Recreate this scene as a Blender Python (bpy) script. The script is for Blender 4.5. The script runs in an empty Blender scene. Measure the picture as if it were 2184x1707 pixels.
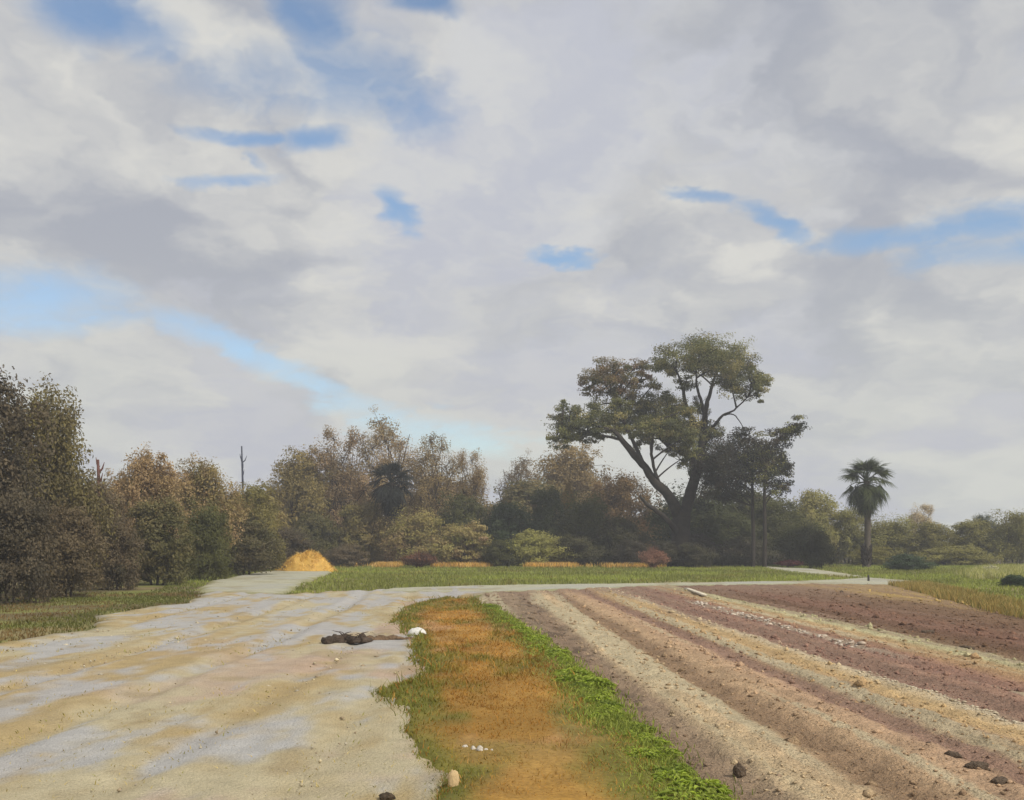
import bpy, math
import numpy as np
from math import radians, sin, cos, tan, atan2, pi

scene = bpy.context.scene
COL = scene.collection
RNG = np.random.default_rng(7)

# ------------------------------------------------------------------ camera
EYE = 1.8
cam_d = bpy.data.cameras.new('camera')
cam = bpy.data.objects.new('camera', cam_d)
COL.objects.link(cam)
cam.location = (0, 0, EYE)
cam.rotation_euler = (radians(90), 0, 0)
cam_d.sensor_fit = 'HORIZONTAL'
cam_d.angle = 2 * math.atan(1092.0 / 2096.0)
cam_d.shift_y = (1158 - 853.5) / 2184.0
cam_d.clip_end = 20000
scene.camera = cam

# ------------------------------------------------------------------ exposure
scene.view_settings.view_transform = 'Standard'
scene.view_settings.look = 'None'
scene.view_settings.gamma = 1.0
scene.view_settings.exposure = 0.06
scene.cycles.adaptive_threshold = 0.02
scene.cycles.max_bounces = 4
scene.cycles.diffuse_bounces = 2
scene.cycles.transmission_bounces = 4

# ------------------------------------------------------------------ sun
SUN_DIR = np.array([0.56, -0.52, 0.74]); SUN_DIR = SUN_DIR / np.linalg.norm(SUN_DIR)
sun_d = bpy.data.lights.new('sun', 'SUN')
sun_d.energy = 3.6
sun_d.angle = radians(3)
sun_d.color = (1.0, 0.95, 0.86)
sun = bpy.data.objects.new('sun', sun_d)
COL.objects.link(sun)
sun.rotation_euler = (math.acos(SUN_DIR[2]), 0, atan2(SUN_DIR[1], SUN_DIR[0]) + pi / 2)


# ------------------------------------------------------------------ node helpers
class G:
    """small expression helper for shader node trees"""
    def __init__(self, nt):
        self.nt = nt

    def new(self, typ, **kw):
        n = self.nt.nodes.new(typ)
        for k, v in kw.items():
            setattr(n, k, v)
        return n

    def put(self, sock, v):
        if isinstance(v, bpy.types.NodeSocket):
            self.nt.links.new(v, sock)
        else:
            sock.default_value = v

    def m(self, op, a, b=None, c=None, clamp=False):
        n = self.new('ShaderNodeMath', operation=op, use_clamp=clamp)
        self.put(n.inputs[0], a)
        if b is not None: self.put(n.inputs[1], b)
        if c is not None: self.put(n.inputs[2], c)
        return n.outputs[0]

    def vec(self, x, y, z):
        n = self.new('ShaderNodeCombineXYZ')
        for i, v in enumerate((x, y, z)): self.put(n.inputs[i], v)
        return n.outputs[0]

    def noise(self, vec, scale, detail=6, rough=0.55, dist=0.0, out=0):
        n = self.new('ShaderNodeTexNoise')
        self.put(n.inputs['Vector'], vec)
        n.inputs['Scale'].default_value = scale
        n.inputs['Detail'].default_value = detail
        n.inputs['Roughness'].default_value = rough
        n.inputs['Distortion'].default_value = dist
        return n.outputs[out]

    def remap(self, v, a, b, c, d, smooth=True):
        n = self.new('ShaderNodeMapRange')
        n.interpolation_type = 'SMOOTHSTEP' if smooth else 'LINEAR'
        self.put(n.inputs[0], v)
        for i, t in enumerate((a, b, c, d)): self.put(n.inputs[i + 1], t)
        return n.outputs[0]

    def mix(self, f, a, b, blend='MIX'):
        n = self.new('ShaderNodeMix', data_type='RGBA', blend_type=blend)
        self.put(n.inputs[0], f)
        self.put(n.inputs[6], a)
        self.put(n.inputs[7], b)
        return n.outputs[2]


def lin(r, g, b):
    f = lambda c: (c / 255 / 12.92) if c <= 10 else ((c / 255 + 0.055) / 1.055) ** 2.4
    return np.array([f(r), f(g), f(b)])


def c4(t):
    return (float(t[0]), float(t[1]), float(t[2]), 1.0)


# ------------------------------------------------------------------ world: broken cloud over blue
world = bpy.data.worlds.new('World')
scene.world = world
world.use_nodes = True
nt = world.node_tree
nt.nodes.clear()
g = G(nt)
tc = g.new('ShaderNodeTexCoord')
sep = g.new('ShaderNodeSeparateXYZ'); nt.links.new(tc.outputs['Generated'], sep.inputs[0])
dx, dy, dz = sep.outputs
az = g.m('ARCTAN2', dx, dy)
el = g.m('ARCSINE', dz)
zc = g.m('MAXIMUM', dz, 0.0)
k = g.m('DIVIDE', 1.0, g.m('ADD', zc, 0.30))
px_, py_ = g.m('MULTIPLY', dx, k), g.m('MULTIPLY', dy, k)
P = g.vec(px_, py_, 0.37)
wob = g.new('ShaderNodeTexNoise'); nt.links.new(P, wob.inputs['Vector'])
wob.inputs['Scale'].default_value = 3.4; wob.inputs['Detail'].default_value = 5; wob.inputs['Roughness'].default_value = 0.6
wsep = g.new('ShaderNodeSeparateColor'); nt.links.new(wob.outputs['Color'], wsep.inputs[0])
w0, w1 = g.m('SUBTRACT', wsep.outputs[0], 0.5), g.m('SUBTRACT', wsep.outputs[1], 0.5)
wx, wy = g.m('MULTIPLY_ADD', w0, 0.42, px_), g.m('MULTIPLY_ADD', w1, 0.42, py_)
PW = g.vec(wx, wy, 0.37)
# same field sampled a little towards the sun: the difference lights the billows
PW2 = g.vec(g.m('ADD', wx, 0.06), g.m('ADD', wy, -0.09), 0.33)
nA = g.noise(PW, 1.9, 6, 0.52)
nB = g.noise(PW2, 1.9, 3, 0.52)
nLow = g.noise(P, 0.75, 2, 0.5)
nFine = g.noise(PW, 6.0, 4, 0.55)
# ragged offsets for the openings
azw = g.m('MULTIPLY_ADD', w0, 0.15, az)
elw = g.m('MULTIPLY_ADD', w1, 0.075, el)


def sky_dir(x, y):
    a = math.atan2(x - 1092, 2096)
    e = math.atan2(1158 - y, math.hypot(x - 1092, 2096))
    return a, e


def opening(x0, y0, x1, y1, w, amp):
    """soft long gap in the cloud between two directions of the sky"""
    a0, e0 = sky_dir(x0, y0); a1, e1 = sky_dir(x1, y1)
    ca, ce = (a0 + a1) / 2, (e0 + e1) / 2
    L = max(math.hypot(a1 - a0, e1 - e0) / 2, 1e-3); W = w / 2096.0
    th = math.atan2(e1 - e0, a1 - a0)
    da, de = g.m('SUBTRACT', azw, ca), g.m('SUBTRACT', elw, ce)
    p = g.m('ADD', g.m('MULTIPLY', da, cos(th) / L), g.m('MULTIPLY', de, sin(th) / L))
    q = g.m('ADD', g.m('MULTIPLY', da, -sin(th) / W), g.m('MULTIPLY', de, cos(th) / W))
    r = g.m('ADD', g.m('POWER', g.m('ABSOLUTE', p), 3.0), g.m('MULTIPLY', q, q))
    return g.m('MULTIPLY', g.m('POWER', 2.718, g.m('MULTIPLY', r, -1.0)), amp)


OPEN = [
    (-40, -40, 480, 60, 95, 1.1), (560, -30, 800, 110, 110, 1.0), (820, -10, 1060, 0, 30, 1.0), (150, 60, 1050, 190, 150, .92),
    (590, 310, 790, 296, 56, 1.15), (290, 258, 720, 312, 30, 1.05), (230, 392, 640, 402, 28, 1.0), (545, 300, 560, 410, 26, .8), (800, 390, 850, 510, 46, .85),
    (1380, 396, 1620, 412, 24, 1.0), (1540, 410, 1730, 520, 34, 1.05), (1640, 512, 2400, 425, 56, 1.25), (1780, 535, 2500, 510, 85, 1.1),
    (1080, 562, 1310, 553, 18, 1.0), (-400, 550, 400, 660, 105, .95), (160, 590, 900, 905, 62, .98), (700, 860, 1250, 1010, 70, .85),
]
hole = None
for o in OPEN:
    h_ = opening(*o)
    hole = h_ if hole is None else g.m('MAXIMUM', hole, h_)
cov = g.m('ADD', g.m('MULTIPLY', nA, 0.75), g.m('MULTIPLY', nFine, 0.44))
cov = g.m('ADD', cov, g.m('MULTIPLY', nLow, 0.35))           # about .75 on average
cov = g.m('SUBTRACT', cov, g.m('MULTIPLY', hole, 0.60))
mask = g.remap(cov, 0.14, 0.52, 0.0, 1.0)
# cloud tone: a pale high veil under thicker billows, cream where lit and lilac grey beneath
rel = g.m('SUBTRACT', nA, nB)
lum = g.m('MULTIPLY_ADD', rel, 3.4, 0.56)
lum = g.m('ADD', lum, g.m('MULTIPLY', g.m('SUBTRACT', nFine, 0.5), 0.7))
lum = g.m('ADD', lum, g.m('MULTIPLY', g.m('SUBTRACT', nLow, 0.5), -0.8))
lum = g.remap(lum, 0.08, 0.95, 0.0, 1.0)
thick = g.mix(lum, c4(lin(168, 172, 182)), c4(lin(216, 215, 210)))
veil = g.mix(g.remap(nFine, 0.35, 0.65, 0, 1), c4(lin(190, 193, 203)), c4(lin(206, 207, 208)))
ccol = g.mix(g.remap(nA, 0.40, 0.53, 0, 1), veil, thick)
lowc = g.mix(g.remap(nA, 0.38, 0.62, 0, 1), c4(lin(191, 193, 201)), c4(lin(209, 211, 205)))
ccol = g.mix(g.remap(el, 0.04, 0.32, 0.75, 0.0), ccol, lowc)
sky = g.new('ShaderNodeTexSky', sky_type='NISHITA')
sky.sun_disc = False
sky.sun_elevation = math.asin(SUN_DIR[2])
sky.sun_rotation = atan2(SUN_DIR[0], SUN_DIR[1])
sky.air_density = 1.2; sky.dust_density = 0.8; sky.ozone_density = 2.5
bg1 = g.new('ShaderNodeBackground'); nt.links.new(sky.outputs[0], bg1.inputs[0]); bg1.inputs[1].default_value = 0.14
bg2 = g.new('ShaderNodeBackground'); nt.links.new(ccol, bg2.inputs[0]); bg2.inputs[1].default_value = 1.0
ms = g.new('ShaderNodeMixShader'); nt.links.new(mask, ms.inputs[0])
nt.links.new(bg1.outputs[0], ms.inputs[1]); nt.links.new(bg2.outputs[0], ms.inputs[2])
world.cycles.sampling_method = 'NONE'
ow = g.new('ShaderNodeOutputWorld'); nt.links.new(ms.outputs[0], ow.inputs[0])


# ------------------------------------------------------------------ numpy noise and mesh helpers
def hash2(ix, iy, seed):
    h = (ix.astype(np.int64) * 374761393 + iy.astype(np.int64) * 668265263 + seed * 974711) & 0x7fffffff
    h = ((h ^ (h >> 13)) * 1274126177) & 0x7fffffff
    return ((h ^ (h >> 16)) & 0xffff) / 65535.0


def vnoise(x, y, seed=0):
    ix, iy = np.floor(x), np.floor(y)
    fx, fy = x - ix, y - iy
    fx, fy = fx * fx * (3 - 2 * fx), fy * fy * (3 - 2 * fy)
    a, b = hash2(ix, iy, seed), hash2(ix + 1, iy, seed)
    c, d = hash2(ix, iy + 1, seed), hash2(ix + 1, iy + 1, seed)
    return a + (b - a) * fx + (c - a) * fy + (a - b - c + d) * fx * fy


def fbm(x, y, seed=0, octv=4, gain=0.5):
    s, amp, tot = 0, 1.0, 0
    for i in range(octv):
        s = s + amp * vnoise(x * 2 ** i, y * 2 ** i, seed + 17 * i); tot += amp; amp *= gain
    return s / tot * 2 - 1


def sstep(a, b, x):
    t = np.clip((x - a) / (b - a), 0, 1)
    return t * t * (3 - 2 * t)


def lerp(a, b, t):
    t = np.asarray(t)[..., None]
    return a * (1 - t) + b * t


def sdist(poly, x, y):
    """signed distance to a polygon, positive inside"""
    p = np.asarray(poly, float)
    d2 = np.full(x.shape, 1e18); ins = np.zeros(x.shape, bool)
    for i in range(len(p)):
        ax, ay = p[i]; bx, by = p[(i + 1) % len(p)]
        ex, ey = bx - ax, by - ay
        t = np.clip(((x - ax) * ex + (y - ay) * ey) / (ex * ex + ey * ey), 0, 1)
        d2 = np.minimum(d2, (x - ax - t * ex) ** 2 + (y - ay - t * ey) ** 2)
        if ay != by:
            c = ((ay > y) != (by > y)) & (x < (bx - ax) * (y - ay) / (by - ay) + ax)
            ins ^= c
    return np.where(ins, 1, -1) * np.sqrt(d2)


def GP(x, y):
    """ground point seen at photograph position x, y (flat ground)"""
    Y = 2096 * EYE / (y - 1158.0)
    return ((x - 1092) / 2096.0 * Y, Y)


def AT(x, y, Y):
    return np.array([(x - 1092) / 2096.0 * Y, Y, EYE + (1158 - y) / 2096.0 * Y])


def mk_mesh(name, verts, faces, mat, cols=None, smooth=False):
    """faces: one (n,k) int array or a list of them; cols: per-vertex linear rgb"""
    if not isinstance(faces, list): faces = [faces]
    faces = [np.asarray(f, np.int32) for f in faces if len(f)]
    verts = np.asarray(verts, np.float32)
    me = bpy.data.meshes.new(name)
    me.vertices.add(len(verts)); me.vertices.foreach_set('co', verts.ravel())
    idx = np.concatenate([f.ravel() for f in faces])
    cnt = np.concatenate([np.full(len(f), f.shape[1], np.int32) for f in faces])
    st = np.concatenate([[0], np.cumsum(cnt)[:-1]]).astype(np.int32)
    me.loops.add(len(idx)); me.loops.foreach_set('vertex_index', idx)
    me.polygons.add(len(cnt)); me.polygons.foreach_set('loop_start', st); me.polygons.foreach_set('loop_total', cnt)
    if smooth: me.polygons.foreach_set('use_smooth', np.ones(len(cnt), bool))
    me.update(calc_edges=True)
    if cols is not None:
        at = me.color_attributes.new('Col', 'FLOAT_COLOR', 'POINT')
        c = np.ones((len(verts), 4), np.float32); c[:, :3] = cols
        at.data.foreach_set('color', c.ravel())
    me.materials.append(mat)
    return me


def link(name, me, parent=None, loc=None):
    o = bpy.data.objects.new(name, me)
    COL.objects.link(o)
    if parent is not None: o.parent = parent
    if loc is not None: o.location = loc
    return o


def tag(o, label, cat=None, group=None, kind=None):
    o['label'] = label
    if cat: o['category'] = cat
    if group: o['group'] = group
    if kind: o['kind'] = kind
    return o


def thing(name, label, cat, loc, group=None):
    o = bpy.data.objects.new(name, None); COL.objects.link(o)
    o.location = loc; o.empty_display_size = 0.2
    return tag(o, label, cat, group)


class MB:
    """collects pieces with per-vertex colours"""
    def __init__(self): self.v, self.f, self.c, self.n = [], {}, [], 0
    def add(self, v, f, c):
        v = np.asarray(v, float); f = np.asarray(f, np.int64)
        self.f.setdefault(f.shape[1], []).append(f + self.n)
        self.v.append(v); self.n += len(v)
        c = np.asarray(c, float)
        self.c.append(np.broadcast_to(c, (len(v), 3)))
    def mesh(self, name, mat, smooth=False):
        return mk_mesh(name, np.concatenate(self.v), [np.concatenate(x) for x in self.f.values()], mat, np.concatenate(self.c), smooth)


def tube(path, rad, sides=7, cap=True):
    path = np.asarray(path, float); rad = np.asarray(rad, float); n = len(path)
    t = np.gradient(path, axis=0); t /= np.linalg.norm(t, axis=1)[:, None] + 1e-9
    ref = np.array([0.31, 0.95, 0.05]) if abs(t[:, 2]).mean() > 0.6 else np.array([0.05, 0.1, 1.0])
    a = np.cross(t, ref); a /= np.linalg.norm(a, axis=1)[:, None] + 1e-9
    b = np.cross(t, a)
    th = np.arange(sides) * 2 * pi / sides
    v = path[:, None, :] + rad[:, None, None] * (a[:, None, :] * np.cos(th)[None, :, None] + b[:, None, :] * np.sin(th)[None, :, None])
    v = v.reshape(-1, 3)
    i = np.arange(n - 1)[:, None] * sides; j = np.arange(sides)[None, :]; j2 = (j + 1) % sides
    f = np.stack([i + j, i + j2, i + sides + j2, i + sides + j], -1).reshape(-1, 4)
    return v, f


def bez(p0, p1, p2, n=6):
    t = np.linspace(0, 1, n)[:, None]
    return (1 - t) ** 2 * p0 + 2 * t * (1 - t) * p1 + t * t * p2


# ------------------------------------------------------------------ materials
def mat_attr(name, rough=0.9, tint=0.25, tscale=6.0, bump=0.0, bscale=40.0, transl=0.0, spec=0.2, fine=0.0, fscale=60.0, crumb=0.0, bdist=0.02):
    m = bpy.data.materials.new(name); m.use_nodes = True
    nt = m.node_tree; nt.nodes.clear(); g = G(nt)
    at = g.new('ShaderNodeVertexColor'); at.layer_name = 'Col'
    tc = g.new('ShaderNodeTexCoord')
    col = at.outputs[0]
    if tint:
        n = g.noise(tc.outputs['Object'], tscale, 5, 0.6)
        f = g.remap(n, 0.3, 0.7, 1 - tint, 1 + tint, False)
        col = g.mix(1.0, col, f, 'MULTIPLY')
    if fine:
        n = g.noise(tc.outputs['Object'], fscale, 4, 0.7)
        f = g.remap(n, 0.3, 0.7, 1 - fine, 1 + fine, False)
        col = g.mix(1.0, col, f, 'MULTIPLY')
    bs = g.new('ShaderNodeBsdfPrincipled')
    nt.links.new(col, bs.inputs['Base Color'])
    bs.inputs['Roughness'].default_value = rough
    bs.inputs['Specular IOR Level'].default_value = spec
    if bump:
        bp = g.new('ShaderNodeBump'); bp.inputs['Strength'].default_value = bump; bp.inputs['Distance'].default_value = bdist
        hgt = g.noise(tc.outputs['Object'], bscale, 6, 0.65)
        if crumb:
            vo = g.new('ShaderNodeTexVoronoi'); nt.links.new(tc.outputs['Object'], vo.inputs['Vector']); vo.inputs['Scale'].default_value = crumb
            vo2 = g.new('ShaderNodeTexVoronoi'); nt.links.new(tc.outputs['Object'], vo2.inputs['Vector']); vo2.inputs['Scale'].default_value = crumb * 2.7
            hgt = g.m('SUBTRACT', hgt, g.m('MULTIPLY', vo.outputs[0], 0.5))
            hgt = g.m('SUBTRACT', hgt, g.m('MULTIPLY', vo2.outputs[0], 0.25))
        nt.links.new(hgt, bp.inputs['Height'])
        nt.links.new(bp.outputs[0], bs.inputs['Normal'])
    out = g.new('ShaderNodeOutputMaterial')
    if transl:
        tr = g.new('ShaderNodeBsdfTranslucent'); nt.links.new(col, tr.inputs[0])
        mx = g.new('ShaderNodeMixShader'); mx.inputs[0].default_value = transl
        nt.links.new(bs.outputs[0], mx.inputs[1]); nt.links.new(tr.outputs[0], mx.inputs[2])
        nt.links.new(mx.outputs[0], out.inputs[0])
    else:
        nt.links.new(bs.outputs[0], out.inputs[0])
    return m


M_leaf = mat_attr('foliage', 0.65, 0.22, 0.5, transl=0.38, spec=0.25)
M_bark = mat_attr('bark', 0.95, 0.35, 3.0, 0.8, 12.0, fine=0.25, fscale=18)
M_soil = mat_attr('tilled_soil', 0.97, 0.2, 2.2, 1.0, 20.0, fine=0.3, fscale=60, crumb=16.0, bdist=0.05)
M_sand = mat_attr('sandy_ground', 0.95, 0.12, 3.0, 0.9, 30.0, fine=0.24, fscale=70, crumb=34.0, bdist=0.025)
M_turf = mat_attr('turf_ground', 0.97, 0.22, 1.2, 0.5, 20.0, fine=0.3, fscale=25)
M_blade = mat_attr('grass_blades', 0.7, 0.15, 0.8, transl=0.3, spec=0.2)
M_stone = mat_attr('stone', 0.85, 0.15, 8.0, 0.5, 30.0, fine=0.12, fscale=50)
M_straw = mat_attr('straw', 0.75, 0.12, 3.0, transl=0.15, spec=0.25)
M_wood = mat_attr('weathered_wood', 0.9, 0.2, 6.0, 0.5, 40.0)

# ------------------------------------------------------------------ the ground zones (metres, flat farm land)
LOT = [(-0.4, 3), (-0.4, 7.5), (-0.3, 12), (-0.9, 16), (-1.9, 23), (-2.2, 28.6), (-1.2, 33.5), (-0.9, 36.3), (-1.2, 41.6), (-4.5, 38.9), (-8.05, 34.6),
       (-8.6, 35.6), (-11.5, 37.0), (-9.9, 29.7), (-10.6, 25.0), (-8.9, 20.6), (-9.3, 17.4), (-16, 15.5), (-24, 13), (-24, 3)]
TRACK = [(-5, 36.5), (-0.7, 35.6), (6, 41), (12.4, 42.9), (16.6, 41.9), (19.0, 43.6), (18.9, 47.6), (18.6, 51.5), (16.8, 49.2), (13.5, 46.5), (6.5, 44.2), (-1.8, 41.4), (-5, 39)]
BRANCH = [(-8.1, 34.5), (-9.0, 41), (-10.6, 57), (-12.4, 69), (-14.6, 69), (-15.6, 60), (-14.3, 46), (-11.6, 36.3)]
PATCH = [(19.2, 76), (21.0, 70), (20.2, 60), (18.8, 52), (17.6, 55), (17.6, 62.5), (18.2, 70)]
STRIP = [(-.55, 3), (-.64, 6.9), (-.70, 7.8), (-.86, 9.2), (-1.25, 10.6), (-1.62, 12.0), (-1.35, 13.2), (-1.35, 14.4), (-1.7, 17), (-2.7, 23.3), (-2.9, 27), (-2.2, 32.5),
         (-1.2, 31.2), (-.66, 26.6), (.34, 18.7), (.88, 12.9), (1.1, 9.4), (1.3, 6.9), (1.7, 3)]
FIELD = [(1.6, 3), (1.2, 6.9), (1.0, 9.4), (.75, 12.9), (.25, 18.7), (-.75, 26.6), (-1.25, 31), (-1.0, 35.6), (6, 41.1), (12.4, 43.0), (16.7, 42.0), (14.7, 33),
         (12.9, 24.8), (11.6, 16), (10.8, 3)]
ROW_SHEAR = 0.0415   # the rows run a little left of straight ahead


def grid(xa, xb, nx, ya, yb, ny):
    xs = np.linspace(xa, xb, nx); ys = ya * (yb / ya) ** np.linspace(0, 1, ny)
    return np.meshgrid(xs, ys)


def sheet(name, X, Y, Z, C, keep, mat):
    ny, nx = X.shape
    i = np.arange(ny * nx).reshape(ny, nx)
    f = np.stack([i[:-1, :-1], i[:-1, 1:], i[1:, 1:], i[1:, :-1]], -1).reshape(-1, 4)
    kf = keep.ravel()[f].any(1); f = f[kf]
    used = np.unique(f); re = np.full(ny * nx, -1); re[used] = np.arange(len(used))
    v = np.stack([X.ravel(), Y.ravel(), Z.ravel()], -1)[used]
    me = mk_mesh(name, v, re[f], mat, C.reshape(-1, 3)[used], True)
    o = link(name, me); o['kind'] = 'structure'
    return o


def rim(sd, soft):
    """height of a sheet that dives under its neighbours at the edge"""
    return (sstep(-soft, soft, sd) - 1) * 0.16


# base ground to the horizon
xs = np.concatenate([-np.geomspace(30, 6000, 14)[::-1], np.linspace(-28, 28, 113), np.geomspace(30, 6000, 14)])
ys = np.concatenate([-np.geomspace(2, 6000, 12)[::-1], np.linspace(0, 100, 201), np.geomspace(102, 9000, 16)])
X, Y = np.meshgrid(xs, ys)
near = sstep(160, 90, np.hypot(X, Y))
Z = -0.05 + 0.035 * fbm(X * .35, Y * .35, 3) * near
ga, gb, gc = lin(116, 118, 62), lin(128, 116, 78), lin(96, 100, 54)
for pl in (LOT, FIELD, STRIP, TRACK, BRANCH, PATCH): Z = np.minimum(Z, -.05 - .25 * sstep(.35, .9, sdist(pl, X, Y)))
n1, n2 = fbm(X * .12, Y * .2, 5), fbm(X * .5, Y * .8, 9)
C = lerp(ga, gb, sstep(0.0, 0.5, n1 + .5 * n2)); C = lerp(C, gc, sstep(.1, .5, n2))
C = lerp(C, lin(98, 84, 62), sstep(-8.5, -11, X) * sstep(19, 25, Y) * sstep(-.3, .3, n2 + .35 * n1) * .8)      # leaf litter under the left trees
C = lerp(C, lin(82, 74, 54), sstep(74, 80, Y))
tag(sheet('ground', X, Y, Z, C, np.ones_like(X, bool), M_turf), 'flat grassy ground reaching to the tree line', kind='structure')

# sandy lot in the left foreground
X, Y = grid(-24, 2.0, 380, 3.0, 43, 330)
sd = sdist(LOT, X, Y) + .35 * fbm(X * .9, Y * .7, 11) + .12 * fbm(X * 4, Y * 3, 12)
bend = X + 5.4 + 0.0022 * (Y - 16) ** 2
Z = 0.030 * fbm(X * .5, Y * .35, 21) + 0.012 * fbm(X * 3, Y * 1.6, 22) + .008 * fbm(X * 9, Y * 6, 24, 2)
for cc, w, d in ((-.85, .22, .055), (.95, .22, .055), (2.6, .2, .035), (-3.1, .25, .04), (3.9, .22, .03), (-4.9, .24, .04)):
    q = (bend - cc - .1 * fbm(Y * .25, Y * 0 + cc, 23)) / w
    Z = Z - d * np.exp(-q * q) + .4 * d * np.exp(-(np.abs(q) - 1.6) ** 2 * 2)
Z = Z + rim(sd, .14)
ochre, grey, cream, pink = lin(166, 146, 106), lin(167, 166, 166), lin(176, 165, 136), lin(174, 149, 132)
s1 = fbm(bend * .75, Y * .16, 31); s2 = fbm(bend * 1.5, Y * .45, 32); s3 = fbm(X * .8, Y * .5, 33); s4 = fbm(X * 3.2, Y * 1.6, 34)
C = lerp(np.broadcast_to(ochre, X.shape + (3,)), cream, sstep(-.25, .35, s1 + .4 * s4))
C = lerp(C, pink, sstep(.0, .4, s3 + .3 * s4) * sstep(-7, -2.5, X) * .75)
C = lerp(C, grey, sstep(-.18, .3, s2 + .5 * s4 + .25 * sstep(22, 34, Y)) * .85)  # grey patches: cool light lying on the sand, painted into its colour
C = lerp(C, lin(152, 136, 104), sstep(.28, .5, fbm(X * 1.6, Y * 1.0, 35)) * .55)
C = lerp(C, lin(126, 112, 62), sstep(.5, .0, sd) * .7)
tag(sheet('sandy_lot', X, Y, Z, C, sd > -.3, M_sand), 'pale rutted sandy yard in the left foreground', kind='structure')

# farm track past the end of the rows, with its branch and a patch of pale sand
for nm, poly, lab, seed, (xa, xb, nx, ya, yb, ny), zo in (
        ('farm_track', TRACK, 'narrow pale track crossing beyond the ploughed rows', 41, (-6, 20.5, 200, 33, 54, 90), .012),
        ('side_track', BRANCH, 'pale sandy track leading to the hay heap', 51, (-18, -6, 90, 33, 73, 110), .022),
        ('sand_patch', PATCH, 'strip of bare white sand in the grass near the palm', 61, (16.5, 22.5, 50, 49, 79, 90), .006)):
    X, Y = grid(xa, xb, nx, ya, yb, ny)
    sd = sdist(poly, X, Y) + .4 * fbm(X * .6, Y * .4, seed) + .15 * fbm(X * 2, Y * 1.5, seed + 1)
    Z = zo + .02 * fbm(X * .6, Y * .5, seed + 2) + rim(sd, .2)
    C = lerp(np.broadcast_to(lin(172, 169, 147), X.shape + (3,)), lin(166, 164, 152), sstep(-.1, .4, fbm(X * .4, Y * .8, seed + 3)))
    C = lerp(C, lin(148, 138, 108), sstep(.0, .4, fbm(X * .9, Y * .5, seed + 4)) * .55)
    C = lerp(C, lin(132, 128, 78), sstep(.45, -.05, sd + .25 * fbm(X * 1.5, Y, seed + 5)) * .8)
    tag(sheet(nm, X, Y, Z, C, sd > -.5, M_sand), lab, kind='structure')

# rusty weed strip between lot and field
X, Y = grid(-4.2, 3.0, 130, 3.0, 34, 260)
sd_strip = sdist(STRIP, X, Y) + .22 * fbm(X * 1.4, Y * .8, 71) + .1 * fbm(X * 5, Y * 3, 72)
Z = .045 + .03 * fbm(X * 1.2, Y * .7, 73) + .015 * fbm(X * 5, Y * 3, 74) + rim(sd_strip, .16)
rust, rust2, tan_, olive = lin(140, 106, 48), lin(154, 118, 58), lin(166, 130, 88), lin(106, 102, 46)
C = lerp(np.broadcast_to(rust, X.shape + (3,)), rust2, sstep(-.2, .3, fbm(X * 1.5, Y * .7, 75)))
C = lerp(C, tan_, sstep(.05, .3, fbm(X * 1.1, Y * .5, 76)) * .85 * sstep(6.5, 10.5, Y))
C = lerp(C, olive, sstep(.75, .2, sd_strip + .4 * fbm(X * 2, Y, 77)))
C = lerp(C, olive, sstep(.1, .35, fbm(X * 1.1, Y * .5, 122)) * .7 * sstep(6.5, 10.5, Y))
tag(sheet('weedy_strip', X, Y, Z, C, sd_strip > -.3, M_turf), 'rust orange strip of dry weeds beside the field', kind='structure')

# ploughed field: beds and furrows follow the rows
U_H = np.array([[-3, -.02], [1.3, .02], [1.7, -.03], [1.95, -.04], [2.15, .05], [2.65, .06], [2.95, -.05], [3.15, -.04], [3.4, .06], [3.85, .06], [4.1, -.05], [4.3, -.03], [4.55, .06],
                [5.3, .08], [5.6, -.04], [5.85, -.03], [6.1, .04], [6.4, .04], [6.6, -.03], [6.8, .05], [7.0, -.02], [7.3, .05], [7.65, .02], [7.8, .07], [8.2, .07], [8.5, -.05], [8.9, .03],
                [9.2, -.05], [9.6, .04], [10.0, -.05], [10.4, .04], [10.8, -.05], [11.3, .04], [11.7, -.05], [12.2, .04], [12.6, -.05], [13.1, .03], [13.6, -.03], [14.2, .05], [15, .05], [22, .03]])
c_ = lin
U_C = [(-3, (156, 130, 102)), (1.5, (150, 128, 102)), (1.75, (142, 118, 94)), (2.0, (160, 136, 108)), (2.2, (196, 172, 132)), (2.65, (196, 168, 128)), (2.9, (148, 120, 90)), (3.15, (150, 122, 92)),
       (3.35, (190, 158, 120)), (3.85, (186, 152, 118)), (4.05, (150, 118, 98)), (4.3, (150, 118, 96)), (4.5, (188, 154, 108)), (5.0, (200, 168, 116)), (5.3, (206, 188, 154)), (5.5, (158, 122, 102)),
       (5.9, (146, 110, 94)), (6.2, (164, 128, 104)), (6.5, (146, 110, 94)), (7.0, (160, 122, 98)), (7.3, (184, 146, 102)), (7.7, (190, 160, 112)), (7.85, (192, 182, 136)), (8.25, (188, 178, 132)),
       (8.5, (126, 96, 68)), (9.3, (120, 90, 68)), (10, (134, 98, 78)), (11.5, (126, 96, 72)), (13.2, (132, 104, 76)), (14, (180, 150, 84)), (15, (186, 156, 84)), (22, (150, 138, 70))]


def ucol(U):
    a = np.array([p for p, _ in U_C]); b = np.array([c_(*q) for _, q in U_C])
    b = (b * .90 + b.mean(1, keepdims=True) * .10) * .92
    return np.stack([np.interp(U, a, b[:, i]) for i in range(3)], -1)


def row_u(X, Y):
    return X + ROW_SHEAR * Y + .05 * fbm(X * .5, Y * .16, 81) - .35 * sstep(16, 5, Y) * 0.4


def field_z(X, Y):
    U = row_u(X, Y)
    z = .45 * np.interp(U, U_H[:, 0], U_H[:, 1])
    z = z + .030 * fbm(X * 6, Y * 3.5, 82, 3) + .022 * fbm(X * 2, Y * .7, 83, 3) + .024 * fbm(X * 12, Y * 9, 84, 2)
    return z


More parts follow.
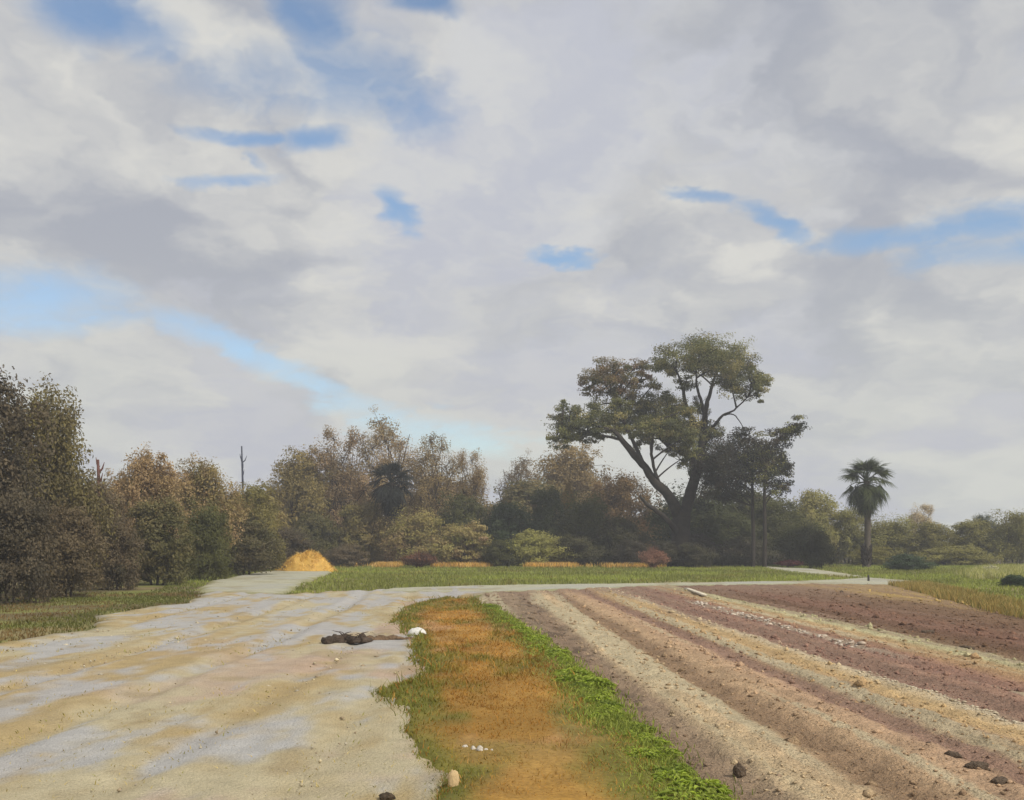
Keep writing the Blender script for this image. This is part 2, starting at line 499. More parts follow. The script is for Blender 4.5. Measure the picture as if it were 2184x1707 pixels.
X, Y = grid(-2.2, 18.5, 540, 3.0, 44.5, 380)
sd = sdist(FIELD, X, Y) + .10 * fbm(X * 1.4, Y * .8, 85)
Z = field_z(X, Y) + rim(sd, .18)
U = row_u(X, Y)
C = ucol(U + .07 * fbm(X * 1.6, Y * .3, 86) + .05 * fbm(X * 6, Y * 2.0, 87))
C = C * (1 + .13 * fbm(U * 5.5, Y * .10, 91, 3))[..., None]
v1 = fbm(U * 1.3, Y * .12, 88)
C = C * (1 + .12 * v1[..., None])
C = lerp(C, lin(176, 160, 138), np.exp(-((U - 6.72) / .13) ** 2) * sstep(14, 17, Y) * sstep(32, 29, Y) * .75)
C = lerp(C, lin(138, 113, 95), sstep(.05, .35, fbm(U * 1.6, Y * .08, 89)) * .7)
C = lerp(C, lin(182, 170, 140), sstep(.10, .32, fbm(U * 2.6, Y * .05, 90)) * sstep(9, 7.5, U) * .75)
C = lerp(C, lin(92, 78, 64), sstep(.12, .3, fbm(X * 3.5, Y * 1.3, 92)) * np.exp(-((U - 1.72) / .3) ** 2) * .8)
C = lerp(C, lin(140, 116, 98), sstep(32, 37, Y) * .6)
tag(sheet('ploughed_field', X, Y, Z, C, sd > -.3, M_soil), 'ploughed field of long tan and mauve soil rows', kind='structure')


# ------------------------------------------------------------------ scatter: blades, pebbles, clods
def blades(mb, P, h, w, C, lean=.5):
    n = len(P)
    a = RNG.uniform(0, 2 * pi, n); b = RNG.uniform(0, 2 * pi, n)
    s = np.stack([np.cos(a), np.sin(a), np.zeros(n)], -1) * (w / 2)[:, None]
    ld = np.stack([np.cos(b), np.sin(b), np.zeros(n)], -1) * (h * lean * RNG.uniform(.1, 1, n))[:, None]
    up = np.zeros((n, 3)); up[:, 2] = h
    mid = P + ld * .3 + up * .55
    V = np.stack([P - s, P + s, mid + s * .75, mid - s * .75, P + ld + up * .95], 1).reshape(-1, 3)
    i = np.arange(n)[:, None] * 5
    mb.add(V, i + np.array([[0, 1, 2, 3]]), np.repeat(C, 5, 0))
    mb.f.setdefault(3, []).append((i + np.array([[3, 2, 4]])) + (mb.n - len(V)))


def pick(cols, n, jit=.18):
    cols = np.array(cols); c = cols[RNG.integers(0, len(cols), n)]
    return c * RNG.uniform(1 - jit, 1 + jit, (n, 1))


def base_z(x, y):
    return -0.05 + 0.035 * fbm(x * .35, y * .35, 3)


# green meadow between track and trees, and the verge on the left
mb = MB()
for it in range(3):
    n = 150000
    Yq = 24 + (82 - 24) * RNG.random(n) ** .8; Xq = RNG.uniform(-.62, .62, n) * Yq
    free = np.ones(n, bool)
    nz = .5 * fbm(Xq * .6, Yq * .5, 101)
    for pl in (LOT, TRACK, BRANCH, FIELD, STRIP, PATCH): free &= (sdist(pl, Xq, Yq) + nz * .5) < -.05
    free &= (fbm(Xq * .25, Yq * .4, 102) + .5 * RNG.random(n)) > -.25
    free &= ~((Xq < -11) & (Yq < 60) & (Xq < -.22 * Yq - 5.5))
    Xq, Yq = Xq[free][:31000], Yq[free][:31000]
    t = fbm(Xq * .2, Yq * .3, 103)
    C = lerp(np.broadcast_to(lin(128, 132, 66), (len(Xq), 3)), lin(150, 158, 74), sstep(-.1, .4, t + .25 * sstep(5, 16, Xq)))
    C = lerp(C, lin(142, 128, 72), sstep(.15, .5, fbm(Xq * .5, Yq * .5, 104)) * .7) * RNG.uniform(.8, 1.2, (len(Xq), 1))
    C = lerp(C, lin(92, 94, 48), sstep(-7.5, -9.5, Xq) * sstep(48, 38, Yq) * .85)      # sparse dull grass near the left wood
    blades(mb, np.stack([Xq, Yq, base_z(Xq, Yq) - .01], -1), RNG.uniform(.07, .2, len(Xq)) * (1 - .5 * sstep(-7.5, -9.5, Xq) * sstep(48, 38, Yq)), RNG.uniform(.025, .06, len(Xq)), C, .8)
o = link('meadow_grass', mb.mesh('meadow_grass', M_blade)); tag(o, 'short green meadow grass between track and trees', 'grass', kind='stuff')

# verge grass on the left under the trees
mb = MB(); n = 34000
Yq = RNG.uniform(17, 36, n); Xq = RNG.uniform(-22, -7.5, n)
free = ((sdist(LOT, Xq, Yq) + .3 * fbm(Xq * .9, Yq * .7, 11)) < .05) & ((fbm(Xq * .5, Yq * .6, 111) + .6 * RNG.random(n)) > .05)
Xq, Yq = Xq[free], Yq[free]
C = lerp(np.broadcast_to(lin(98, 100, 46), (len(Xq), 3)), lin(124, 102, 64), sstep(-.1, .3, fbm(Xq * .4, Yq * .7, 112))) * RNG.uniform(.75, 1.25, (len(Xq), 1))
blades(mb, np.stack([Xq, Yq, base_z(Xq, Yq) - .01], -1), RNG.uniform(.03, .10, len(Xq)), RNG.uniform(.016, .04, len(Xq)), C, .9)
o = link('verge_grass', mb.mesh('verge_grass', M_blade)); tag(o, 'green and brown grass edging the lot under the left trees', 'grass', kind='stuff')

# dry weeds on the rusty strip
mb = MB(); n = 140000
Yq = 3 * (33.5 / 3) ** RNG.random(n); Xq = RNG.uniform(-3.6, 2.2, n)
sdq = sdist(STRIP, Xq, Yq) + .22 * fbm(Xq * 1.4, Yq * .8, 71)
den = fbm(Xq * 1.8, Yq * 1.1, 121)
free = (sdq > -.12) & ((den + RNG.random(n)) > .12)
Xq, Yq, sdq = Xq[free], Yq[free], sdq[free]
zq = .045 + .03 * fbm(Xq * 1.2, Yq * .7, 73) - .012 + rim(sdq, .16) * .6
C = lerp(np.broadcast_to(lin(158, 114, 48), (len(Xq), 3)), lin(182, 136, 64), sstep(-.2, .3, fbm(Xq * 1.5, Yq * .7, 75)))
C = lerp(C, lin(186, 148, 104), sstep(.05, .3, fbm(Xq * 1.1, Yq * .5, 76)) * .9 * sstep(6.5, 10.5, Yq))
gr = sstep(.7, .2, sdq + .45 * fbm(Xq * 2, Yq, 77)) * sstep(1.2, .2, Xq + .03 * Yq)
gr = np.maximum(gr, sstep(.02, .35, fbm(Xq * 1.1, Yq * .5, 122)) * .8 * sstep(6.0, 10.0, Yq))
C = lerp(C, lin(122, 122, 50), gr * (RNG.random(len(Xq)) < .85)) * RNG.uniform(.75, 1.2, (len(Xq), 1))
hq = RNG.uniform(.012, .035, len(Xq)) * (1 + .9 * gr) * np.clip(Yq / 9, .7, 1.5) * np.where(RNG.random(len(Xq)) < .03, 2.6, 1)
blades(mb, np.stack([Xq, Yq, zq], -1), hq, np.clip(Yq * .0011, .004, .02) * RNG.uniform(.7, 1.4, len(Xq)), C, 1.3)
o = link('dry_weeds', mb.mesh('dry_weeds', M_blade)); tag(o, 'rust orange dry weeds and moss covering the strip', 'weeds', kind='stuff')

# straw coloured grass along the right edge of the field
mb = MB(); n = 26000
Yq = RNG.uniform(16, 42, n); Xq = np.interp(Yq, [3, 16, 24.8, 33, 42], [10.8, 11.6, 12.9, 14.7, 16.7]) - .7 + 1.7 * RNG.random(n) ** .8
keep = (fbm(Xq * .6, Yq * .4, 131) + RNG.random(n)) > .1
Xq, Yq = Xq[keep], Yq[keep]
C = pick([lin(176, 150, 86), lin(166, 142, 80), lin(158, 142, 84), lin(130, 126, 66)], len(Xq))
blades(mb, np.stack([Xq, Yq, np.full(len(Xq), -.02)], -1), RNG.uniform(.1, .32, len(Xq)), RNG.uniform(.012, .035, len(Xq)), C, .7)
o = link('straw_grass', mb.mesh('straw_grass', M_blade)); tag(o, 'straw yellow dry grass along the right edge of the ploughed field', 'grass', kind='stuff')

# golden dry grass at the feet of the middle trees
mb = MB(); n = 26000
Xq = RNG.uniform(-13, 11.5, n); Yq = RNG.uniform(72.5, 77.5, n) + .02 * Xq
keep = (fbm(Xq * .35, Yq * .3, 141) + .35 * RNG.random(n)) > .16
keep &= ~((Xq > -8.5) & (Xq < -6))
Xq, Yq = Xq[keep], Yq[keep]
C = pick([lin(226, 184, 92), lin(214, 168, 84), lin(222, 190, 116), lin(180, 144, 90)], len(Xq))
blades(mb, np.stack([Xq, Yq, np.full(len(Xq), -.06)], -1), RNG.uniform(.18, .5, len(Xq)), RNG.uniform(.03, .07, len(Xq)), C, .6)
o = link('golden_grass', mb.mesh('golden_grass', M_blade)); tag(o, 'golden dry grass in a broken line below the middle trees', 'grass', kind='stuff')

# yellow-green tall grass on the right in front of the hedge
mb = MB(); n = 34000
Yq = RNG.uniform(48, 66, n); Xq = RNG.uniform(.41, .66, n) * Yq
keep = (fbm(Xq * .3, Yq * .22, 151) + .3 * RNG.random(n) - .9 * sstep(4.5, 0, Xq - .41 * Yq)) > .15
Xq, Yq = Xq[keep], Yq[keep]
C = pick([lin(188, 184, 112), lin(172, 170, 98), lin(200, 194, 142), lin(142, 146, 74)], len(Xq))
blades(mb, np.stack([Xq, Yq, np.full(len(Xq), -.06)], -1), RNG.uniform(.2, .62, len(Xq)), RNG.uniform(.025, .06, len(Xq)), C, .6)
o = link('pale_grass', mb.mesh('pale_grass', M_blade)); tag(o, 'tall pale yellow grass before the right hedge', 'grass', kind='stuff')


def ico():
    p = (1 + 5 ** .5) / 2
    v = np.array([(-1, p, 0), (1, p, 0), (-1, -p, 0), (1, -p, 0), (0, -1, p), (0, 1, p), (0, -1, -p), (0, 1, -p), (p, 0, -1), (p, 0, 1), (-p, 0, -1), (-p, 0, 1)], float)
    f = np.array([(0, 11, 5), (0, 5, 1), (0, 1, 7), (0, 7, 10), (0, 10, 11), (1, 5, 9), (5, 11, 4), (11, 10, 2), (10, 7, 6), (7, 1, 8), (3, 9, 4), (3, 4, 2), (3, 2, 6), (3, 6, 8), (3, 8, 9), (4, 9, 5),
                  (2, 4, 11), (6, 2, 10), (8, 6, 7), (9, 8, 1)])
    return v / np.linalg.norm(v[0]), f


ICO_V, ICO_F = ico()


def subdiv(v, f, k):
    for _ in range(k):
        e = {}; v = list(map(np.asarray, v)); nf = []
        def mid(a, b):
            key = (min(a, b), max(a, b))
            if key not in e:
                w = v[a] + v[b]; v.append(w / np.linalg.norm(w)); e[key] = len(v) - 1
            return e[key]
        for a, b, c in f:
            ab, bc, ca = mid(a, b), mid(b, c), mid(c, a)
            nf += [(a, ab, ca), (b, bc, ab), (c, ca, bc), (ab, bc, ca)]
        f = nf
    return np.array(v), np.array(f)


SPH_V, SPH_F = subdiv(ICO_V, ICO_F, 2)


OCT_V = np.array([(1, 0, 0), (-1, 0, 0), (0, 1, 0), (0, -1, 0), (0, 0, 1), (0, 0, -1)], float)
OCT_F = np.array([(0, 2, 4), (2, 1, 4), (1, 3, 4), (3, 0, 4), (2, 0, 5), (1, 2, 5), (3, 1, 5), (0, 3, 5)])


def crumbs(mb, P, r, C, flat=.7):
    n = len(P); sc = RNG.uniform(.7, 1.4, (n, 1, 3)) * r[:, None, None]; sc[:, :, 2] *= flat
    V = (OCT_V[None] + RNG.normal(0, .22, (n, 6, 3))) * sc
    a = RNG.uniform(0, 2 * pi, n); ca, sa = np.cos(a)[:, None], np.sin(a)[:, None]
    V = np.stack([V[..., 0] * ca - V[..., 1] * sa, V[..., 0] * sa + V[..., 1] * ca, V[..., 2]], -1) + P[:, None, :]
    mb.add(V.reshape(-1, 3), (np.arange(n)[:, None, None] * 6 + OCT_F[None]).reshape(-1, 3), np.repeat(C, 6, 0))


def lumps(mb, P, r, C, flat=.6):
    n = len(P)
    sc = RNG.uniform(.7, 1.3, (n, 1, 3)) * r[:, None, None]; sc[:, :, 2] *= flat
    V = ICO_V[None] * RNG.uniform(.75, 1.2, (n, 12, 1)) * sc
    a = RNG.uniform(0, 2 * pi, n); ca, sa = np.cos(a)[:, None], np.sin(a)[:, None]
    V = np.stack([V[..., 0] * ca - V[..., 1] * sa, V[..., 0] * sa + V[..., 1] * ca, V[..., 2]], -1) + P[:, None, :]
    F = (np.arange(n)[:, None, None] * 12 + ICO_F[None]).reshape(-1, 3)
    mb.add(V.reshape(-1, 3), F, np.repeat(C, 12, 0))


# clods over the field
mb = MB(); n = 32000
Yq = 3.5 * (38 / 3.5) ** RNG.random(n); Xq = RNG.uniform(-1, 16, n)
k_ = (sdist(FIELD, Xq, Yq) > .25) & (np.abs(Xq) < .6 * Yq + 2); Xq, Yq = Xq[k_], Yq[k_]
r = RNG.gamma(1.2, .0075, len(Xq)) * np.clip(Yq / 12, .7, 1.3) + .003
C = ucol(row_u(Xq, Yq) + .1 * RNG.normal(size=len(Xq))) * RNG.uniform(1.0, 1.3, (len(Xq), 1))
crumbs(mb, np.stack([Xq, Yq, field_z(Xq, Yq) + r * .15], -1), r * 1.2, C)
o = link('soil_clods', mb.mesh('soil_clods', M_soil)); tag(o, 'small crumbs of soil scattered over the ploughed rows', 'soil', kind='stuff')

# white crumbs along two rows
mb = MB(); n = 420
t = RNG.random(n); Yq = 17.0 + (29.5 - 17.0) * t ** 1.0
Xq = 6.72 - ROW_SHEAR * Yq + RNG.normal(0, .10, n)
k_ = fbm(Yq * 1.2, Yq * 0 + 3, 161) > -.25; Xq, Yq = Xq[k_], Yq[k_]
r = RNG.gamma(2.2, .010, len(Xq)) + .01
lumps(mb, np.stack([Xq, Yq, field_z(Xq, Yq) + r * .3], -1), r, pick([lin(190, 176, 158), lin(178, 162, 144), lin(198, 188, 174)], len(Xq)), .45)
n = 260
Yq = RNG.uniform(8.8, 13.6, n); Xq = 5.42 - ROW_SHEAR * Yq + RNG.normal(0, .07, n); r = RNG.uniform(.008, .026, n)
lumps(mb, np.stack([Xq, Yq, field_z(Xq, Yq) + r * .3], -1), r, pick([lin(190, 178, 154), lin(178, 164, 140)], n), .45)
o = link('lime_crumbs', mb.mesh('lime_crumbs', M_stone)); tag(o, 'whitish crumbs spilled in lines along two field rows', 'lime', kind='stuff')

# pebbles and litter on the lot
mb = MB(); n = 30000
Yq = 3.5 * (34 / 3.5) ** RNG.random(n); Xq = RNG.uniform(-17, 0, n)
k_ = (sdist(LOT, Xq, Yq) > .1) & (sdist(STRIP, Xq, Yq) < -.1) & (np.abs(Xq) < .6 * Yq + 2) & (fbm(Xq * .8, Yq * .4, 171) + .8 * RNG.random(n) > .3)
Xq, Yq = Xq[k_], Yq[k_]
r = RNG.gamma(1.4, .0036, len(Xq)) * np.clip(Yq / 10, .8, 1.5) + .002
zl = 0.030 * fbm(Xq * .5, Yq * .35, 21) + 0.012 * fbm(Xq * 3, Yq * 1.6, 22) - .012
crumbs(mb, np.stack([Xq, Yq, zl + r * .4], -1), r, pick([lin(190, 176, 144), lin(170, 160, 140), lin(150, 134, 108), lin(182, 172, 150)], len(Xq)))
o = link('gravel', mb.mesh('gravel', M_stone)); tag(o, 'fine gravel scattered over the sandy lot', 'gravel', kind='stuff')
mb = MB(); n = 15000
Yq = 4 * (33 / 4) ** RNG.random(n); Xq = RNG.uniform(-16, -.3, n)
k_ = (sdist(LOT, Xq, Yq) > -.1) & (np.abs(Xq) < .6 * Yq + 2) & ((fbm(Xq * .7, Yq * .35, 172) + .35 * RNG.random(n)) > .22)
Xq, Yq = Xq[k_], Yq[k_]
zl = 0.030 * fbm(Xq * .5, Yq * .35, 21) + 0.012 * fbm(Xq * 3, Yq * 1.6, 22) - .012
C = pick([lin(196, 176, 112), lin(182, 160, 98), lin(160, 146, 84), lin(140, 138, 66)], len(Xq))
blades(mb, np.stack([Xq, Yq, zl], -1), RNG.uniform(.01, .05, len(Xq)), np.clip(Yq * .0012, .005, .02), C, 2.0)
o = link('dry_stubble', mb.mesh('dry_stubble', M_blade)); tag(o, 'thin straw stubble in patches on the sandy lot', 'stubble', kind='stuff')


# ------------------------------------------------------------------ trees
def leaf_quads(mb, P, N, L, W, C, zs=1.0):
    n = len(P)
    N = N / (np.linalg.norm(N, axis=1)[:, None] + 1e-9)
    r = RNG.normal(size=(n, 3)); a = np.cross(N, r); a /= np.linalg.norm(a, axis=1)[:, None] + 1e-9
    b = np.cross(N, a)
    L = L * RNG.uniform(.6, 1.3, n); W = W * RNG.uniform(.6, 1.3, n)
    bend = N * (L * .12)[:, None]
    V = np.stack([P - a * L[:, None] / 2, P + b * W[:, None] / 2 + bend, P + a * L[:, None] / 2, P - b * W[:, None] / 2 + bend], 1)
    V = (P[:, None] + (V - P[:, None]) * np.array([1, 1, zs])).reshape(-1, 3)
    F = np.arange(n)[:, None] * 4 + np.array([[0, 1, 2, 3]])
    mb.add(V, F, np.repeat(C, 4, 0))


def clump_leaves(mb, cen, rad, count, size, pal, up=.7, loose=.20, sprig_n=60, jit=.15):
    """leaves gathered in sprigs spread through one ellipsoid of a crown; returns sprig points"""
    ns = max(5, int(sprig_n))
    d = RNG.normal(size=(ns, 3)); d /= np.linalg.norm(d, axis=1)[:, None]
    rr = RNG.random(ns) ** .38 * RNG.uniform(.8, 1.12, ns)
    S = d * rr[:, None]
    w = RNG.gamma(2.0, 1.0, ns); w /= w.sum()
    s = RNG.choice(ns, count, p=w)
    q = S[s] + np.clip(RNG.normal(size=(count, 3)), -1.5, 1.5) * loose * np.array([1.1, 1.1, .75])
    P = cen + q * rad
    N = q / (np.linalg.norm(q, axis=1)[:, None] + .15) * .8 + RNG.normal(size=(count, 3)) * .5
    N[:, 2] += up
    pal = np.asarray(pal)
    tint = pal[RNG.integers(0, len(pal), ns)] * RNG.uniform(1 - jit, 1 + jit, (ns, 1))
    C = tint[s] * RNG.uniform(.9, 1.1, (count, 1))
    leaf_quads(mb, P, N, size, size * .6, C)
    return cen + S * rad


BARK = lin(74, 62, 50)


def mat_tinted():
    """leaf colour = two tints carried by each tree, mixed by the leaf's own random value"""
    m = bpy.data.materials.new('tree_foliage'); m.use_nodes = True
    nt = m.node_tree; nt.nodes.clear(); g = G(nt)
    at = g.new('ShaderNodeVertexColor'); at.layer_name = 'Col'
    sp = g.new('ShaderNodeSeparateColor'); nt.links.new(at.outputs[0], sp.inputs[0])
    ta = g.new('ShaderNodeAttribute', attribute_type='OBJECT', attribute_name='tint_a')
    tb = g.new('ShaderNodeAttribute', attribute_type='OBJECT', attribute_name='tint_b')
    col = g.mix(sp.outputs[1], ta.outputs['Color'], tb.outputs['Color'])
    col = g.mix(1.0, col, sp.outputs[0], 'MULTIPLY')
    bs = g.new('ShaderNodeBsdfPrincipled'); nt.links.new(col, bs.inputs['Base Color'])
    bs.inputs['Roughness'].default_value = 0.7; bs.inputs['Specular IOR Level'].default_value = 0.2
    tr = g.new('ShaderNodeBsdfTranslucent'); nt.links.new(col, tr.inputs[0])
    mx = g.new('ShaderNodeMixShader'); mx.inputs[0].default_value = 0.38
    nt.links.new(bs.outputs[0], mx.inputs[1]); nt.links.new(tr.outputs[0], mx.inputs[2])
    out = g.new('ShaderNodeOutputMaterial'); nt.links.new(mx.outputs[0], out.inputs[0])
    return m


M_tint = mat_tinted()


def proto(shape, nclump, crad, low, nleaf, leaf, twig, stems, bark, up=.6, loose=.2, asp=1.0):
    """wood and crown meshes of one unit-sized tree (1 wide, 1 high)"""
    crown, wood = MB(), MB()
    cl, rads = [], []
    for i in range(nclump):
        tz = (i + .5) / nclump
        if shape == 'dome': prof = math.sqrt(max(0.0, 1 - max(0, (tz - .3) / .7) ** 2)) * (.8 + .2 * min(1, tz / .3))
        elif shape == 'upright': prof = .6 + .4 * sin(pi * min(1, tz * 1.1)) if tz < .75 else .7 * (1 - tz) / .25 + .2
        elif shape == 'vase': prof = .35 + .65 * sin(pi * min(tz * .8 + .1, 1))
        else: prof = 1 - .55 * tz ** 2
        cr = crad * RNG.uniform(.7, 1.25)
        a = i * 2.4 + RNG.uniform(-.6, .6); rr = math.sqrt(RNG.uniform(.1, 1)) * prof
        c = np.array([cos(a) * rr * (.5 - cr * .8), sin(a) * rr * (.5 - cr * .8), low + cr * .6 + tz * (1 - low - cr * 1.45) + RNG.uniform(-.04, .04)])
        cl.append(c); rads.append(np.array([cr * RNG.uniform(.9, 1.3), cr * RNG.uniform(.9, 1.2), cr * RNG.uniform(.75, 1.1)]))
    tr = .020; tops = []
    for st_ in range(stems):
        ox = (st_ - (stems - 1) / 2) * .12
        tip = np.array([ox * 2.2 + RNG.uniform(-.06, .06), RNG.uniform(-.06, .06), .84])
        p = bez(np.array([ox * .5, 0, 0]), np.array([ox + RNG.uniform(-.06, .06), 0, .42]), tip, 9)
        wood.add(*tube(p, np.linspace(tr, tr * .2, 9) * (1 if stems == 1 else .75), 7), bark); tops.append(p)
    vol = np.array([r[0] * r[2] for r in rads]); vol = vol / vol.sum()
    for c, r, w in zip(cl, rads, vol):
        p = tops[RNG.integers(0, stems)]
        st = p[int(np.clip(c[2] * .62 / .84 * 8, 1, 7))]
        b = bez(st, (st + c) / 2 + np.array([0, 0, .1 * np.linalg.norm(c - st)]), c, 6)
        wood.add(*tube(b, np.linspace(tr * .4, tr * .1, 6), 5), bark)
        n = int(nleaf * w)
        d = RNG.normal(size=(max(8, n // 40), 3)); d /= np.linalg.norm(d, axis=1)[:, None]
        S = d * (RNG.random(len(d)) ** .36 * RNG.uniform(.75, 1.15, len(d)))[:, None]
        ww = RNG.gamma(1.6, 1.0, len(S)); ww /= ww.sum(); k = RNG.choice(len(S), n, p=ww)
        q = S[k] + np.clip(RNG.normal(size=(n, 3)), -1.6, 1.6) * loose
        N = q / (np.linalg.norm(q, axis=1)[:, None] + .15) * .8 + RNG.normal(size=(n, 3)) * .5; N[:, 2] += up
        mixc = np.clip(RNG.beta(.8, .8) * .5 + RNG.beta(.7, .7, len(S))[k] * .5 + RNG.normal(0, .06, n), 0, 1)
        br = RNG.uniform(.85, 1.15, len(S))[k] * RNG.uniform(.9, 1.1, n)
        leaf_quads(crown, c + q * r, N, leaf, leaf * .62, np.stack([br, mixc, mixc * 0], -1), 1 / asp)
        for e in (c + S * r)[RNG.permutation(len(S))[:twig]]:
            e = c + (e - c) * RNG.uniform(1.0, 1.3) + np.array([0, 0, .1 * r[2]])
            wood.add(*tube(bez(c, (c + e) / 2 + RNG.normal(size=3) * .08 * r[0], e, 4), [tr * .12, tr * .1, tr * .08, tr * .04], 3), bark * RNG.uniform(.9, 1.5))
    return wood.mesh('trunk', M_bark, True), crown.mesh('crown', M_tint)


PR = {'dome': [proto('dome', n, c, l, 28000, .025, 5, st, BARK, asp=1.1) for n, c, l, st in ((26, .17, .06, 1), (22, .19, .05, 2), (30, .15, .08, 2))],
      'open': [proto(sh, n, c, l, 15000, .022, 14, st, BARK, loose=.24, asp=1.5) for sh, n, c, l, st in (('vase', 24, .13, .14, 2), ('dome', 26, .12, .12, 3), ('upright', 24, .13, .12, 2))],
      'upright': [proto('upright', n, c, l, 30000, .027, 6, st, BARK, asp=1.9) for n, c, l, st in ((26, .18, .04, 2), (30, .16, .05, 3))],
      'shrub': [proto(sh, n, c, .0, 20000, .028, 4, 3, BARK, asp=.85) for sh, n, c in (('dome', 18, .22), ('mound', 22, .19), ('dome', 24, .17), ('mound', 16, .23))],
      'low': [proto('mound', n, c, .0, 16000, .027, 4, 3, BARK, asp=.42) for n, c in ((22, .20), (26, .17), (18, .22))]}
NTREE = [0]


def tree(name, label, cat, x, w, top, Y, pal, leaf=.2, dens=1.0, low=.12, nclump=14, group=None, bark=None, twig=0, shape='dome', depth=None, lean=0, up=.7, stems=1, crad=.27):
    """a tree or bush of a given apparent width and top, standing at distance Y"""
    X = (x - 1092) / 2096.0 * Y; H = EYE + .06 + (1158 - top) / 2096.0 * Y; W = w / 2096.0 * Y
    D = depth or min(W, 7.0)
    kind = 'open' if dens < .85 and name != 'shrub' else 'shrub' if (low < .01 and W > H * .8 or name == 'shrub') else shape if shape in PR else 'dome'
    if kind == 'shrub' and H < .6 * W: kind = 'low'
    i = NTREE[0]; NTREE[0] += 1
    wd, cr = PR[kind][i % len(PR[kind])]
    root = thing(name, label, cat, (X, Y, -.06), group)
    sx = W * 1.06; k = max(.75, min(1.3, D / max(W, .01)))
    root.scale = (sx if i % 2 else -sx, sx * k, H * 1.02)
    link('trunk', wd, root)
    o = link('crown', cr, root)
    h = max(1, len(pal) // 2)
    o['tint_a'] = [float(t) for t in np.mean(pal[:h], 0)]
    o['tint_b'] = [float(t) for t in np.mean(pal[h:], 0)]
    return root


# foliage palettes: winter olive, tan, mauve brown, deep green
OLV = [lin(92, 90, 44), lin(106, 100, 52), lin(80, 80, 42), lin(116, 106, 58)]
OLVD = [lin(64, 68, 38), lin(74, 74, 40), lin(56, 60, 36), lin(84, 80, 46)]
TAN = [lin(136, 114, 84), lin(124, 102, 74), lin(146, 122, 90), lin(110, 98, 64)]
TANG = [lin(122, 106, 68), lin(134, 114, 76), lin(104, 96, 56), lin(112, 92, 66)]
MAU = [lin(98, 84, 64), lin(86, 75, 59), lin(110, 93, 68), lin(82, 77, 52)]
DRK = [lin(62, 58, 47), lin(68, 61, 50), lin(55, 56, 43), lin(74, 66, 48)]
GRNB = [lin(54, 66, 46), lin(62, 74, 46), lin(46, 56, 42)]
LOL = [lin(126, 122, 66), lin(112, 112, 58), lin(138, 130, 78), lin(104, 104, 54)]
PALE = [lin(160, 142, 116), lin(148, 130, 108), lin(168, 150, 118)]
GLF = 'trees of the left wood'; GMD = 'trees of the middle wood'; GRT = 'trees of the right hedge'; GUS = 'undergrowth shrubs'

LIFT = 1.8
OLV, OLVD, TAN, TANG, MAU, DRK, GRNB, LOL, PALE = [[c * LIFT for c in p] for p in (OLV, OLVD, TAN, TANG, MAU, DRK, GRNB, LOL, PALE)]
T = tree
# left wood
T('broadleaf_tree', 'tall dark brown tree cut by the left edge of the picture', 'tree', -40, 290, 775, 33, DRK + MAU[:2], .10, 1.1, .10, 20, GLF, twig=5, shape='dome', stems=2)
T('broadleaf_tree', 'olive tree with ragged right side, tallest on the left beside the dark tree', 'tree', 85, 250, 812, 37, MAU[:2] + OLVD[:1] + OLV[:2] + TANG[:1], .11, .95, .14, 20, GLF, twig=6, shape='dome', stems=2)
T('broadleaf_tree', 'low mauve brown tree in the dip right of the tall left trees', 'tree', 215, 140, 1030, 44, MAU, .12, 1.0, .08, 12, GLF, twig=4)
T('broadleaf_tree', 'rounded salmon tan tree left of centre in the left wood', 'tree', 312, 190, 952, 50, TAN, .13, 1.0, .1, 16, GLF, twig=6)
T('broadleaf_tree', 'tan and olive tree with flat broad top in the left wood', 'tree', 430, 190, 972, 54, TAN + OLV[:2], .13, 1.0, .1, 16, GLF, twig=6)
T('broadleaf_tree', 'small olive tree at the right end of the left wood', 'tree', 540, 150, 1036, 62, OLV + TANG[:1], .15, 1.0, .08, 13, GLF, twig=4)
T('broadleaf_tree', 'brown tree standing behind the tan trees of the left wood', 'tree', 375, 300, 1015, 66, MAU + TANG, .16, .9, .05, 18, GLF, twig=3)
T('broadleaf_tree', 'dim brown tree far back between left and middle woods', 'tree', 590, 220, 1040, 88, MAU + TANG, .2, .9, .03, 16, GLF, twig=3)
T('broadleaf_tree', 'wide brown tree filling behind the tall left trees', 'tree', 120, 320, 985, 52, MAU + OLVD, .14, 1.0, .0, 22, GLF, twig=2, crad=.22)
T('broadleaf_tree', 'wide olive brown tree filling behind the salmon tan tree', 'tree', 300, 300, 1010, 60, MAU + OLV[:2], .15, 1.0, .0, 20, GLF, twig=2, crad=.22)
T('broadleaf_tree', 'wide olive tree filling behind the small olive tree', 'tree', 500, 300, 1045, 70, OLV + TANG, .17, 1.0, .0, 20, GLF, twig=2, crad=.22)
T('broadleaf_tree', 'wide olive brown tree filling behind the hay heap bushes', 'tree', 700, 300, 1000, 90, TANG + OLV[:2], .19, 1.0, .0, 20, GMD, twig=2, crad=.22)
T('broadleaf_tree', 'wide brown tree filling behind the tan bushes', 'tree', 930, 280, 1000, 92, TANG + MAU[:2], .19, 1.0, .0, 20, GMD, twig=2, crad=.22)
T('broadleaf_tree', 'wide olive brown tree filling left of the golden sapling', 'tree', 1130, 280, 1020, 94, TANG + OLVD, .19, 1.0, .0, 20, GMD, twig=2, crad=.22)
T('broadleaf_tree', 'dark brown tree mostly outside the left edge of the picture', 'tree', -200, 240, 840, 31, DRK + MAU, .11, .9, .05, 16, GLF, stems=2)
